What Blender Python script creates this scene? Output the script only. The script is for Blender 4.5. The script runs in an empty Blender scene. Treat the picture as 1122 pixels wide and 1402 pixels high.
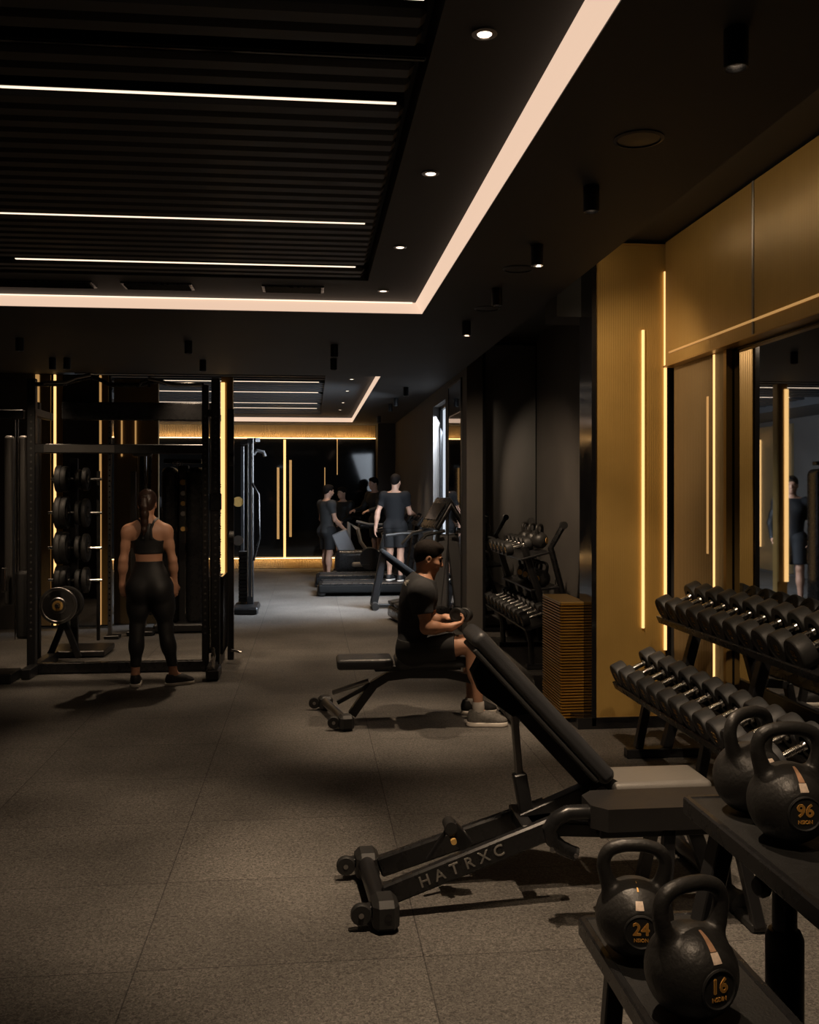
import bpy, bmesh, math, random
import numpy as np
from mathutils import Vector, Matrix
from mathutils.bvhtree import BVHTree
random.seed(7)
V = Vector
PI = math.pi
scene = bpy.context.scene
COL = scene.collection

# ------------------------------------------------------------------ camera maths
TH = math.atan(136/1300); FPX = 1300.0; CT, ST = math.cos(TH), math.sin(TH); CAMH = 1.65
def _ray(px, py):
    r = (px-561)/FPX; u = (672-py)/FPX
    return (r*CT+ST, CT-r*ST, u)
def onY(px, py, y):
    d = _ray(px, py); t = y/d[1]; return V((d[0]*t, y, CAMH+d[2]*t))
def onZ(px, py, z):
    d = _ray(px, py); t = (z-CAMH)/d[2]; return V((d[0]*t, d[1]*t, z))

# ------------------------------------------------------------------ mesh helpers
def basis(d, up=(0, 0, 1)):
    d = V(d).normalized(); up = V(up)
    if abs(d.dot(up.normalized())) > .985: up = V((0, 1, 0)) if abs(d.y) < .9 else V((1, 0, 0))
    x = up.cross(d).normalized(); y = d.cross(x).normalized()
    return x, y, d
def rotm(rx=0, ry=0, rz=0):
    return Matrix.Rotation(rz, 3, 'Z') @ Matrix.Rotation(ry, 3, 'Y') @ Matrix.Rotation(rx, 3, 'X')

class MB:
    def __init__(s): s.v = []; s.f = []
    def add(s, vs, fs):
        o = len(s.v); s.v += [V(p) for p in vs]; s.f += [tuple(i+o for i in q) for q in fs]; return s
    def box(s, c, size, R=None, b=.004):
        c = V(c); h = [abs(x)/2 for x in size]; b = min(b, min(h)*.45); R = R or Matrix.Identity(3)
        if b <= 0:
            vs = [c+R@V((sx*h[0], sy*h[1], sz*h[2])) for sx in (-1, 1) for sy in (-1, 1) for sz in (-1, 1)]
            return s.add(vs, [(0, 1, 3, 2), (4, 6, 7, 5), (0, 4, 5, 1), (2, 3, 7, 6), (0, 2, 6, 4), (1, 5, 7, 3)])
        vs = []; idx = {}
        for sx in (-1, 1):
            for sy in (-1, 1):
                for sz in (-1, 1):
                    sg = (sx, sy, sz)
                    for ax in range(3):
                        p = V([sg[i]*(h[i] if i == ax else h[i]-b) for i in range(3)])
                        idx[(sg, ax)] = len(vs); vs.append(c+R@p)
        fs = []
        def quad(l):
            pts = [vs[i]-c for i in l]; n = (pts[1]-pts[0]).cross(pts[2]-pts[0]); m = sum(pts, V((0, 0, 0)))
            fs.append(tuple(l) if n.dot(m) > 0 else tuple(reversed(l)))
        for ax in range(3):
            a, d = [i for i in range(3) if i != ax]
            for sg in (-1, 1):
                l = []
                for (p, q) in ((-1, -1), (1, -1), (1, 1), (-1, 1)):
                    t = [0, 0, 0]; t[ax] = sg; t[a] = p; t[d] = q; l.append(idx[(tuple(t), ax)])
                quad(l)
            for p in (-1, 1):
                for q in (-1, 1):
                    t0 = [0, 0, 0]; t0[a] = p; t0[d] = q; t1 = list(t0); t0[ax] = -1; t1[ax] = 1
                    quad([idx[(tuple(t0), a)], idx[(tuple(t1), a)], idx[(tuple(t1), d)], idx[(tuple(t0), d)]])
        for sx in (-1, 1):
            for sy in (-1, 1):
                for sz in (-1, 1): quad([idx[((sx, sy, sz), i)] for i in range(3)])
        return s.add(vs, fs)
    def rbox(s, c, size, r, R=None, n=4):
        c = V(c); R = R or Matrix.Identity(3); h = V([x/2 for x in size]); r = min(r, min(h)*.98); inn = h-V((r, r, r))
        key = {}; vs = []; fs = []
        def vid(p):
            q = V([max(-inn[i], min(inn[i], p[i])) for i in range(3)]); d = p-q
            w = q+d.normalized()*r
            k = tuple(round(t, 5) for t in w)
            if k not in key: key[k] = len(vs); vs.append(c+R@w)
            return key[k]
        def ser(i):
            t = [r*math.tan(PI/4*k/n) for k in range(n+1)]
            return [-inn[i]-x for x in reversed(t)]+[inn[i]+x for x in t]
        for ax in range(3):
            a, d = [i for i in range(3) if i != ax]
            A, D = ser(a), ser(d)
            for sg in (-1, 1):
                for i in range(len(A)-1):
                    for j in range(len(D)-1):
                        l = []
                        for (p, q) in ((A[i], D[j]), (A[i+1], D[j]), (A[i+1], D[j+1]), (A[i], D[j+1])):
                            t = V((0, 0, 0)); t[ax] = sg*h[ax]; t[a] = p; t[d] = q; l.append(vid(t))
                        l2 = list(dict.fromkeys(l))
                        if len(l2) < 3: continue
                        pts = [vs[i_]-c for i_ in l2]; nn = (pts[1]-pts[0]).cross(pts[2]-pts[0])
                        if nn.dot(sum(pts, V((0, 0, 0)))) < 0: l2.reverse()
                        fs.append(tuple(l2))
        return s.add(vs, fs)
    def beam(s, p0, p1, w, h, up=(0, 0, 1), b=.004, ext=0):
        p0, p1 = V(p0), V(p1); x, y, d = basis(p1-p0, up)
        R = Matrix((x, y, d)).transposed()
        return s.box((p0+p1)/2, (w, h, (p1-p0).length+2*ext), R, b)
    def cyl(s, p0, p1, r0, r1=None, seg=16, cap=True, bev=0):
        p0, p1 = V(p0), V(p1); r1 = r0 if r1 is None else r1
        L = (p1-p0).length
        prof = [(r0, 0), (r1, L)]
        if bev: prof = [(r0-bev, 0), (r0, bev), (r1, L-bev), (r1-bev, L)]
        return s.lathe(prof, p0, p1-p0, seg, cap)
    def lathe(s, prof, o=(0, 0, 0), d=(0, 0, 1), seg=24, cap=True):
        o = V(o); x, y, d = basis(d); vs = []; fs = []
        for (r, z) in prof:
            for k in range(seg):
                a = 2*PI*k/seg; vs.append(o+x*(r*math.cos(a))+y*(r*math.sin(a))+d*z)
        for i in range(len(prof)-1):
            for k in range(seg):
                k2 = (k+1) % seg; fs.append((i*seg+k, i*seg+k2, (i+1)*seg+k2, (i+1)*seg+k))
        if cap:
            fs.append(tuple(reversed(range(seg)))); n = len(prof)-1
            fs.append(tuple(n*seg+k for k in range(seg)))
        return s.add(vs, fs)
    def sweep(s, pts, prof, up=(0, 0, 1), cap=True, closed=False, scale=None):
        pts = [V(p) for p in pts]; n = len(pts); m = len(prof); vs = []; fs = []
        def tan(i):
            if closed: return (pts[(i+1) % n]-pts[i-1]).normalized()
            a = pts[max(i-1, 0)]; b = pts[min(i+1, n-1)]; return (b-a).normalized()
        x, y, d = basis(tan(0), up)
        for i in range(n):
            t = tan(i)
            if i: 
                x = (x-t*x.dot(t)).normalized(); y = t.cross(x).normalized()
            k = 1 if scale is None else scale[i]
            for (a, b) in prof: vs.append(pts[i]+x*(a*k)+y*(b*k))
        for i in range(n if closed else n-1):
            i2 = (i+1) % n
            for k in range(m):
                k2 = (k+1) % m; fs.append((i*m+k, i*m+k2, i2*m+k2, i2*m+k))
        if cap and not closed:
            fs.append(tuple(reversed(range(m)))); fs.append(tuple((n-1)*m+k for k in range(m)))
        return s.add(vs, fs)
    def tube(s, pts, r, seg=10, closed=False, scale=None):
        return s.sweep(pts, [(r*math.cos(2*PI*k/seg), r*math.sin(2*PI*k/seg)) for k in range(seg)], closed=closed, scale=scale)
    def prism(s, poly, o, ex, ey, t):
        o, ex, ey = V(o), V(ex).normalized(), V(ey).normalized(); n = ex.cross(ey)
        A = sum(poly[i][0]*poly[(i+1) % len(poly)][1]-poly[(i+1) % len(poly)][0]*poly[i][1] for i in range(len(poly)))
        if A < 0: poly = list(reversed(poly))
        m = len(poly)
        vs = [o+ex*a+ey*b-n*(t/2) for a, b in poly]+[o+ex*a+ey*b+n*(t/2) for a, b in poly]
        fs = [tuple(reversed(range(m))), tuple(range(m, 2*m))]+[(k, (k+1) % m, m+(k+1) % m, m+k) for k in range(m)]
        return s.add(vs, fs)
    def mesh(s, name, mat, inv=None, ang=35):
        me = bpy.data.meshes.new(name)
        me.from_pydata([tuple(inv@p) if inv is not None else tuple(p) for p in s.v], [], s.f)
        me.update(); fin(me, mat, ang); return me
    def build(s, name, mat, parent=None, ang=35):
        inv = world_of(parent).inverted() if parent is not None else None
        me = s.mesh(name, mat, inv, ang)
        return link(name, me, parent)
def fin(me, mat, ang=35):
    me.materials.append(mat)
    if ang:
        me.polygons.foreach_set('use_smooth', [True]*len(me.polygons))
        me.set_sharp_from_angle(angle=math.radians(ang))
def link(name, me, parent=None):
    o = bpy.data.objects.new(name, me); COL.objects.link(o)
    if parent is not None: o.parent = parent
    return o
def world_of(o):
    m = Matrix.Translation(o.location) @ o.rotation_euler.to_matrix().to_4x4()
    return world_of(o.parent) @ m if o.parent else m
def tag(o, label, cat, group=None):
    o['label'] = label; o['category'] = cat
    if group: o['group'] = group
    return o
def thing(name, label, cat, loc=(0, 0, 0), rz=0, group=None):
    o = bpy.data.objects.new(name, None); COL.objects.link(o); o.empty_display_size = .1
    o.location = loc; o.rotation_euler = (0, 0, rz); return tag(o, label, cat, group)
def struct(name, mb, mat, ang=35):
    o = mb.build(name, mat, None, ang); o['kind'] = 'structure'; return o
def dup(root, loc, rz=None, label=None, rot=None):
    def cp(o, par):
        c = o.copy(); COL.objects.link(c)
        if par is not None: c.parent = par
        for ch in o.children: cp(ch, c)
        return c
    r = cp(root, None); r.location = loc
    if rz is not None: r.rotation_euler = (0, 0, rz)
    if rot is not None: r.rotation_euler = rot
    if label: r['label'] = label
    return r
def arc(c, r, a0, a1, n, ex, ey):
    c, ex, ey = V(c), V(ex), V(ey)
    return [c+ex*(r*math.cos(a0+(a1-a0)*k/n))+ey*(r*math.sin(a0+(a1-a0)*k/n)) for k in range(n+1)]
def text_mesh(txt, size, ext=.001):
    cu = bpy.data.curves.new('txt', 'FONT'); cu.body = txt; cu.size = size; cu.extrude = ext
    cu.align_x = 'CENTER'; cu.align_y = 'CENTER'; cu.resolution_u = 3
    o = bpy.data.objects.new('txt', cu); COL.objects.link(o)
    dg = bpy.context.evaluated_depsgraph_get(); dg.update()
    me = bpy.data.meshes.new_from_object(o.evaluated_get(dg))
    vs = [v.co.copy() for v in me.vertices]; fs = [tuple(p.vertices) for p in me.polygons]
    bpy.data.objects.remove(o); bpy.data.meshes.remove(me); bpy.data.curves.remove(cu)
    return vs, fs
def text_on(mb, txt, size, o, ex, ey, bold=0):
    vs, fs = text_mesh(txt, size); o, ex, ey = V(o), V(ex).normalized(), V(ey).normalized(); n = ex.cross(ey)
    for dx, dy in (((0, 0),) if not bold else ((-bold, 0), (bold, 0), (0, bold), (0, -bold))):
        mb.add([o+ex*(v.x+dx)+ey*(v.y+dy)+n*v.z for v in vs], fs)
    return mb

# ------------------------------------------------------------------ materials
def newmat(name):
    m = bpy.data.materials.new(name); m.use_nodes = True; nt = m.node_tree
    return m, nt, nt.nodes['Principled BSDF']
def mat(name, col, rough=.5, metal=0, var=.15, nscale=8, bump=0, bscale=60, spec=.5, coat=0, rvar=.1):
    m, nt, p = newmat(name); N = nt.nodes.new; L = nt.links.new
    p.inputs['Metallic'].default_value = metal; p.inputs['Specular IOR Level'].default_value = spec
    p.inputs['Coat Weight'].default_value = coat
    tc = N('ShaderNodeTexCoord'); no = N('ShaderNodeTexNoise'); no.inputs['Scale'].default_value = nscale; no.inputs['Detail'].default_value = 5
    L(tc.outputs['Object'], no.inputs['Vector'])
    mx = N('ShaderNodeMix'); mx.data_type = 'RGBA'; L(no.outputs['Fac'], mx.inputs['Factor'])
    mx.inputs['A'].default_value = (*[c*(1-var) for c in col], 1); mx.inputs['B'].default_value = (*[min(1, c*(1+var)) for c in col], 1)
    L(mx.outputs['Result'], p.inputs['Base Color'])
    mr = N('ShaderNodeMapRange'); L(no.outputs['Fac'], mr.inputs['Value'])
    mr.inputs['To Min'].default_value = max(.02, rough-rvar*.7); mr.inputs['To Max'].default_value = min(1, rough+rvar*.7); L(mr.outputs['Result'], p.inputs['Roughness'])
    if bump:
        n2 = N('ShaderNodeTexNoise'); n2.inputs['Scale'].default_value = bscale; n2.inputs['Detail'].default_value = 3; L(tc.outputs['Object'], n2.inputs['Vector'])
        b = N('ShaderNodeBump'); b.inputs['Strength'].default_value = bump; b.inputs['Distance'].default_value = .004
        L(n2.outputs['Fac'], b.inputs['Height']); L(b.outputs['Normal'], p.inputs['Normal'])
    return m
def emit(name, col, st):
    m, nt, p = newmat(name); p.inputs['Base Color'].default_value = (*[c*.3 for c in col], 1)
    p.inputs['Emission Color'].default_value = (*col, 1); p.inputs['Emission Strength'].default_value = st; return m

def floor_mat():
    m, nt, p = newmat('rubber_floor'); N = nt.nodes.new; L = nt.links.new
    g = N('ShaderNodeNewGeometry'); mp = N('ShaderNodeMapping'); mp.inputs['Location'].default_value = (.6, .36+.0, 0)
    L(g.outputs['Position'], mp.inputs['Vector'])
    br = N('ShaderNodeTexBrick'); br.offset = 0; br.inputs['Scale'].default_value = 1; br.inputs['Mortar Size'].default_value = .0026
    br.inputs['Brick Width'].default_value = 1.0; br.inputs['Row Height'].default_value = .74; br.inputs['Bias'].default_value = 0
    br.inputs['Color1'].default_value = (.105, .098, .09, 1); br.inputs['Color2'].default_value = (.125, .117, .107, 1); br.inputs['Mortar'].default_value = (.045, .042, .04, 1)
    L(mp.outputs['Vector'], br.inputs['Vector'])
    n1 = N('ShaderNodeTexNoise'); n1.inputs['Scale'].default_value = 1.6; n1.inputs['Detail'].default_value = 6; L(g.outputs['Position'], n1.inputs['Vector'])
    n2 = N('ShaderNodeTexNoise'); n2.inputs['Scale'].default_value = 95; n2.inputs['Detail'].default_value = 2; n2.inputs['Distortion'].default_value = 1.2; L(g.outputs['Position'], n2.inputs['Vector'])
    r1 = N('ShaderNodeMapRange'); r1.inputs['From Min'].default_value = .3; r1.inputs['From Max'].default_value = .7; r1.inputs['To Min'].default_value = .72; r1.inputs['To Max'].default_value = 1.2; L(n1.outputs['Fac'], r1.inputs['Value'])
    r2 = N('ShaderNodeMapRange'); r2.inputs['From Min'].default_value = .35; r2.inputs['From Max'].default_value = .72; r2.inputs['To Min'].default_value = .5; r2.inputs['To Max'].default_value = 1.85; L(n2.outputs['Fac'], r2.inputs['Value'])
    mu = N('ShaderNodeMath'); mu.operation = 'MULTIPLY'; L(r1.outputs['Result'], mu.inputs[0]); L(r2.outputs['Result'], mu.inputs[1])
    vm = N('ShaderNodeVectorMath'); vm.operation = 'SCALE'; L(br.outputs['Color'], vm.inputs[0]); L(mu.outputs['Value'], vm.inputs['Scale'])
    L(vm.outputs['Vector'], p.inputs['Base Color'])
    p.inputs['Roughness'].default_value = .62; p.inputs['Specular IOR Level'].default_value = .35
    b = N('ShaderNodeBump'); b.inputs['Strength'].default_value = .5; b.inputs['Distance'].default_value = .003; L(n2.outputs['Fac'], b.inputs['Height'])
    b2 = N('ShaderNodeBump'); b2.inputs['Strength'].default_value = .45; b2.inputs['Distance'].default_value = .004; b2.invert = True
    L(br.outputs['Fac'], b2.inputs['Height']); L(b.outputs['Normal'], b2.inputs['Normal']); L(b2.outputs['Normal'], p.inputs['Normal'])
    return m
def rib_mat(name, col, metal, rough, pitch, axis='Z', dist=.004, strength=1.0, base=None):
    """metal or glass sheet with fine parallel ribs; ribs repeat along a world axis"""
    m, nt, p = newmat(name); N = nt.nodes.new; L = nt.links.new
    g = N('ShaderNodeNewGeometry'); sp = N('ShaderNodeSeparateXYZ'); L(g.outputs['Position'], sp.inputs[0])
    if axis == 'H':
        ad = N('ShaderNodeMath'); ad.operation = 'ADD'; L(sp.outputs['X'], ad.inputs[0]); L(sp.outputs['Y'], ad.inputs[1]); src = ad.outputs[0]
    else: src = sp.outputs[axis]
    mu = N('ShaderNodeMath'); mu.operation = 'MULTIPLY'; mu.inputs[1].default_value = 2*PI/pitch; L(src, mu.inputs[0])
    si = N('ShaderNodeMath'); si.operation = 'SINE'; L(mu.outputs[0], si.inputs[0])
    b = N('ShaderNodeBump'); b.inputs['Strength'].default_value = strength; b.inputs['Distance'].default_value = dist; L(si.outputs[0], b.inputs['Height'])
    L(b.outputs['Normal'], p.inputs['Normal'])
    no = N('ShaderNodeTexNoise'); no.inputs['Scale'].default_value = 2.5; no.inputs['Detail'].default_value = 6; L(g.outputs['Position'], no.inputs['Vector'])
    mx = N('ShaderNodeMix'); mx.data_type = 'RGBA'; L(no.outputs['Fac'], mx.inputs['Factor'])
    mx.inputs['A'].default_value = (*[c*.75 for c in col], 1); mx.inputs['B'].default_value = (*[min(1, c*1.2) for c in col], 1)
    L(mx.outputs['Result'], p.inputs['Base Color'])
    p.inputs['Metallic'].default_value = metal; p.inputs['Roughness'].default_value = rough
    return m

M = {}
M['floor'] = floor_mat()
M['plaster'] = mat('dark_plaster', (.095, .086, .078), .75, var=.35, nscale=2.2, bump=.25, bscale=25)
M['ceil'] = mat('black_ceiling_paint', (.05, .05, .051), .7, var=.2, nscale=2, bump=.1)
M['fin'] = mat('black_baffle', (.035, .035, .036), .5, var=.2)
M['black'] = mat('black_powder_coat', (.014, .014, .015), .36, var=.2, nscale=30, bump=.1, bscale=300)
M['satin'] = mat('satin_black_metal', (.02, .02, .021), .28, metal=.3, var=.2, nscale=20)
M['gloss'] = mat('gloss_black_panel', (.008, .008, .009), .12, var=.1)
M['leather'] = mat('black_vinyl_pad', (.032, .033, .036), .4, var=.12, nscale=10, bump=.25, bscale=220)
M['grey_pad'] = mat('grey_vinyl_pad', (.15, .142, .132), .38, var=.1, nscale=10, bump=.25, bscale=220)
M['rubber'] = mat('black_rubber', (.02, .02, .02), .55, var=.2, nscale=25, bump=.15, bscale=150)
M['rubber_grey'] = mat('worn_grey_rubber', (.05, .052, .056), .5, var=.2, nscale=20, bump=.1, bscale=120)
M['matte'] = mat('matt_black_cloth_pad', (.010, .010, .010), .9, spec=.1)
M['shelf'] = mat('shelf_black_mat', (.011, .011, .011), .5, var=.3, nscale=40, bump=.3, bscale=200)
M['pad_dark'] = mat('matt_black_pad', (.017, .016, .016), .45, var=.15, nscale=10, bump=.2, bscale=200)
M['iron'] = mat('cast_iron_kettlebell', (.028, .027, .026), .42, metal=.2, var=.25, nscale=18, bump=.35, bscale=90)
M['chrome'] = mat('chrome', (.75, .73, .7), .2, metal=1, var=.06, nscale=40)
M['steel'] = mat('brushed_steel', (.35, .34, .33), .35, metal=1, var=.15, nscale=30)
M['grey'] = mat('grey_shroud', (.09, .085, .08), .4, metal=.3, var=.15)
M['mirror'] = mat('mirror_glass', (.62, .64, .66), .015, metal=1, var=.02, rvar=.0)
M['dmirror'] = mat('smoked_mirror', (.22, .21, .2), .03, metal=1, var=.05, rvar=.0)
M['gold'] = rib_mat('bronze_ribbed_glass', (.40, .255, .075), .22, .32, .016, 'H', .001, .35)
M['gold_dark'] = rib_mat('bronze_brown_glass', (.24, .17, .085), .25, .33, .016, 'H', .0015, .5)
M['gold_plain'] = mat('bronze_sheet', (.40, .25, .08), .34, metal=.4, var=.2, nscale=3)
M['flute'] = rib_mat('fluted_brass', (.55, .37, .17), .2, .4, .03, 'H', .012, 1.0)
M['slat'] = mat('brass_slat', (.42, .22, .035), .34, metal=.75, var=.2, nscale=6)
M['led'] = emit('led_gold', (1.0, .58, .21), 1.45)
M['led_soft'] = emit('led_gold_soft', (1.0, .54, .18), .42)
M['led_band'] = emit('led_gold_band', (1.0, .60, .24), 6)
M['bglass'] = mat('black_wall_glass', (.006, .006, .006), .05, spec=.25, var=.1, rvar=.02)
M['cove'] = emit('cove_diffuser', (1.0, .70, .51), .84)
M['linear'] = emit('linear_lamp', (1.0, .78, .58), 1.5)
M['lens'] = emit('downlight_lens', (1.0, .78, .58), 5.0)
M['daylight'] = emit('frosted_daylight', (.72, .8, .9), .85)
M['screen'] = emit('console_screen', (.75, .85, 1.0), .6)
M['skin'] = mat('skin_warm', (.46, .24, .15), .5, var=.12, nscale=14, bump=.08, bscale=120)
M['skin2'] = mat('skin_fair', (.52, .30, .21), .5, var=.12, nscale=14)
M['hair'] = mat('dark_brown_hair', (.008, .0055, .0045), .75, spec=.12, var=.5, nscale=60, bump=.5, bscale=140)
M['brunette'] = mat('brunette_hair', (.03, .014, .009), .42, var=.4, nscale=50, bump=.5, bscale=120)
M['tee'] = mat('charcoal_cotton', (.032, .033, .036), .85, spec=.2, var=.15, nscale=12, bump=.3, bscale=30)
M['tee_dark'] = mat('washed_black_cotton', (.013, .013, .014), .85, var=.15, nscale=12, bump=.3, bscale=30, spec=.2)
M['tee_grey'] = mat('faded_charcoal_cotton', (.035, .034, .034), .85, var=.15, nscale=12, bump=.3, bscale=30)
M['shorts'] = mat('black_shorts_cloth', (.01, .01, .011), .75, var=.15, nscale=12, bump=.3, bscale=30)
M['lycra'] = mat('black_lycra', (.007, .007, .008), .6, var=.15, nscale=12, bump=.15, bscale=40)
M['shoe'] = mat('grey_knit_shoe', (.13, .122, .112), .7, var=.7, nscale=70, bump=.3, bscale=160)
M['shoe_black'] = mat('black_knit_shoe', (.018, .017, .017), .6, var=.4, nscale=60, bump=.3, bscale=160)
M['sole'] = mat('white_foam_sole', (.78, .72, .65), .6, var=.1)
M['sock'] = mat('pale_sock', (.5, .46, .42), .8, var=.1)
M['orange'] = mat('orange_print', (.95, .50, .12), .5, var=.12, nscale=40)
M['goldprint'] = mat('gold_print', (.75, .46, .14), .5, var=.2, nscale=40)
M['sticker'] = mat('copper_sticker', (.62, .36, .22), .35, metal=.3, var=.35, nscale=90)
M['pale_sticker'] = mat('pale_sticker', (.78, .62, .5), .4, var=.3, nscale=160)
M['white'] = mat('pale_print', (.42, .4, .37), .6, var=.25, nscale=60)
M['beige'] = mat('beige_plastic', (.3, .25, .2), .5, var=.1)
M['silver'] = mat('silver_plastic', (.24, .24, .25), .35, metal=.4, var=.1)
M['eye'] = mat('eye_dark', (.03, .02, .015), .2)

# ------------------------------------------------------------------ room shell
XR, XL, YB, YF = 2.56, -4.2, 20.35, -2.6
XP = 1.76                                   # line of the slot edge and of the far right wall
ZC, ZS, ZU = 3.05, 3.40, 3.27               # soffit, slot ceiling, top of the coffers
def slab(x0, x1, y0, y1, z0, z1, b=0): return MB().box(((x0+x1)/2, (y0+y1)/2, (z0+z1)/2), (x1-x0, y1-y0, z1-z0), None, b)
struct('floor', slab(XL-.2, XR+.2, YF-.2, YB+.2, -.1, 0), M['floor'])
struct('wall_left', slab(XL-.2, XL, YF, YB, 0, 3.5), M['plaster'])
struct('wall_right', slab(XR, XR+.2, YF, 10.72, 0, 3.5), M['plaster'])
struct('wall_front', slab(XL-.2, XR+.2, YF-.2, YF, 0, 3.5), M['plaster'])
struct('wall_back', slab(XL-.2, XR+.2, YB, YB+.2, 0, 3.5), M['plaster'])
# ceilings
cm = MB()
def cadd(*a): cm.box(((a[0]+a[1])/2, (a[2]+a[3])/2, (a[4]+a[5])/2), (a[1]-a[0], a[3]-a[2], a[5]-a[4]), None, 0)
CX, CY = .885, 7.49                          # near coffer: right and far edge
FX, FY0, FY1, FXL = .86, 11.6, 19.45, -3.0   # far coffer
cadd(CX, XP, YF, YB, ZC, 3.6)
cadd(XL, CX, CY, FY0, ZC, 3.6)
cadd(XL, CX, FY1, YB, ZC, 3.6)
cadd(FX, CX, FY0, FY1, ZC, 3.6)
cadd(XL, FXL, FY0, FY1, ZC, 3.6)
cadd(XP, XR+.2, YF, 10.72, ZS, 3.6)          # slot beside the wall
cadd(XP, XR+.2, 10.72, YB, ZC, 3.6)
struct('ceiling', cm, M['ceil'])
cm = MB()
FE = .37                                     # right end of the baffles
cadd(FE+.04, CX, YF, CY, 3.142, 3.6)         # plain tray with the downlights
cadd(XL, FE+.04, 6.74, CY, 3.142, 3.6)
cadd(XL, FE+.04, YF, 6.74, ZU, 3.6)
cadd(.2, FX, FY0, FY1, 3.142, 3.6)
cadd(FXL, .2, 18.5, FY1, 3.142, 3.6)
cadd(FXL, .2, FY0, 18.5, ZU, 3.6)
struct('ceiling_tray', cm, M['ceil'])
# baffles
LY = [2.88, 3.67, 5.34, 6.38]
bf = MB(); y = 1.4
while y < 6.7:
    if min(abs(y-l) for l in LY) > .05 and abs(y-3.29) > .05:
        bf.box(((XL+FE)/2, y, 3.215), (FE-XL, .105, .13), None, .02)
    y += .125
struct('trim_1', bf, M['fin'])
bf = MB(); y = 11.8
FL = [13.2, 14.6, 16.4, 17.4]
while y < 18.4:
    if min(abs(y-l) for l in FL) > .1: bf.box(((FXL+.2)/2, y, 3.215), (.2-FXL, .12, .13), None, 0)
    y += .26
struct('trim_2', bf, M['fin'])
# far right wall with a window between pier and far plaster wall
struct('pillar', slab(XP, XR, 10.6, 10.9, 0, ZS), M['plaster'])
w = MB()
def wadd(y0, y1, z0, z1, x0=XP, x1=XP+.25): w.box(((x0+x1)/2, (y0+y1)/2, (z0+z1)/2), (x1-x0, y1-y0, z1-z0), None, 0)
WY0, WY1, WZ0, WZ1 = 12.3, 13.55, .75, 2.85
wadd(10.9, WY0, 0, ZC); wadd(WY1, YB, 0, ZC); wadd(WY0, WY1, 0, WZ0); wadd(WY0, WY1, WZ1, ZC)
struct('wall_right_far', w, M['plaster'])
win = MB().box((XP+.14, (WY0+WY1)/2, (WZ0+WZ1)/2), (.01, WY1-WY0, WZ1-WZ0), None, 0)
window = struct('window_1', win, M['daylight'])
fr = MB()
for yy in (WY0+.02, WY1-.02, 12.85): fr.box((XP+.12, yy, (WZ0+WZ1)/2), (.05, .05, WZ1-WZ0), None, .004)
for zz in (WZ0+.02, WZ1-.02): fr.box((XP+.12, (WY0+WY1)/2, zz), (.05, WY1-WY0, .05), None, .004)
fr.build('window_frame', M['black'], window)
struct('pillar', slab(1.40, XP, 19.7, YB, 0, ZC), mat('brown_plaster', (.10, .085, .072), .7, var=.25, nscale=2))
struct('baseboard_right', MB().box((2.2, 6.55, .04), (.72, .3, .08), None, .003), M['gloss'])

# mirrors -------------------------------------------------------------
def panel_thing(name, label, cat, c, size, m, frame=None, fw=.02, group=None):
    t = thing(name, label, cat, (c[0], c[1], c[2]-size[2]/2), 0, group)
    MB().box(c, size, None, .002).build('glass', m, t)
    if frame:
        ax = 0 if size[0] > size[1] else 1
        f = MB(); w_ = size[ax]
        for sg in (-1, 1):
            p = list(c); p[ax] += sg*(w_/2+fw/2); s_ = [size[0]+.012]*1+[size[1]+.012, size[2]+2*fw]; s_[ax] = fw; f.box(p, s_, None, .002)
            p = list(c); p[2] += sg*(size[2]/2+fw/2); s_ = [size[0]+.012, size[1]+.012, fw]; s_[ax] = w_; f.box(p, s_, None, .002)
        f.build('frame', frame, t)
    return t
# right wall mirror
panel_thing('wall_mirror', 'large clear mirror on the right wall behind the dumbbell rack', 'mirror', (XR-.008, 2.55, 1.40), (.012, 5.9, 2.18), M['mirror'], M['gloss'], .015)
panel_thing('wall_mirror', 'narrow tall mirror strip on the pier left of the gold column', 'mirror', (2.26, 10.59, 1.7), (.58, .012, 3.2), M['mirror'], M['gloss'], .03)
panel_thing('wall_mirror', 'smoked mirror panel on the side wall between dark pier and window', 'mirror', (XP-.006, 11.45, 1.5), (.012, 1.0, 2.9), M['dmirror'], M['black'], .02)
# back wall: smoked glass with gold band above and plinth below
t = thing('glass_wall_panel', 'black reflective glass panelling with lit gold bands on the far wall', 'wall panel', (-.9, YB-.03, 0))
for x0, x1 in ((-4.15, -3.31), (-3.3, -1.93), (-1.92, -.56), (-.55, 1.38)):
    MB().box(((x0+x1)/2, YB-.02, 1.5), (x1-x0, .02, 2.56), None, .002).build('glass', M['bglass'], t)
MB().box((-1.385, YB-.06, 2.91), (5.55, .06, .27), None, .002).build('fluted_band', M['flute'], t)
MB().box((-1.385, YB-.06, .11), (5.55, .06, .2), None, .002).build('fluted_plinth', M['flute'], t)
MB().box((-1.385, YB-.13, 2.765), (5.55, .02, .014), None, .002).build('led_strip', M['led_band'], t)
MB().box((-1.385, YB-.13, .225), (5.55, .02, .014), None, .002).build('led_strip', M['led_band'], t)
for (px, y0, y1) in ((390, 602, 766), (381, 640, 738), (398, 630, 735), (445, 640, 700), (462, 600, 650)):
    a = onY(px, y0, YB-.06); b = onY(px, y1, YB-.06)
    wd = .05 if px in (381, 390, 398) else .018
    MB().box(((a+b)/2), (wd, .03, (a-b).length), None, .002).build('led_strip', M['led'] if px == 390 else M['led_soft'], t)

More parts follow.
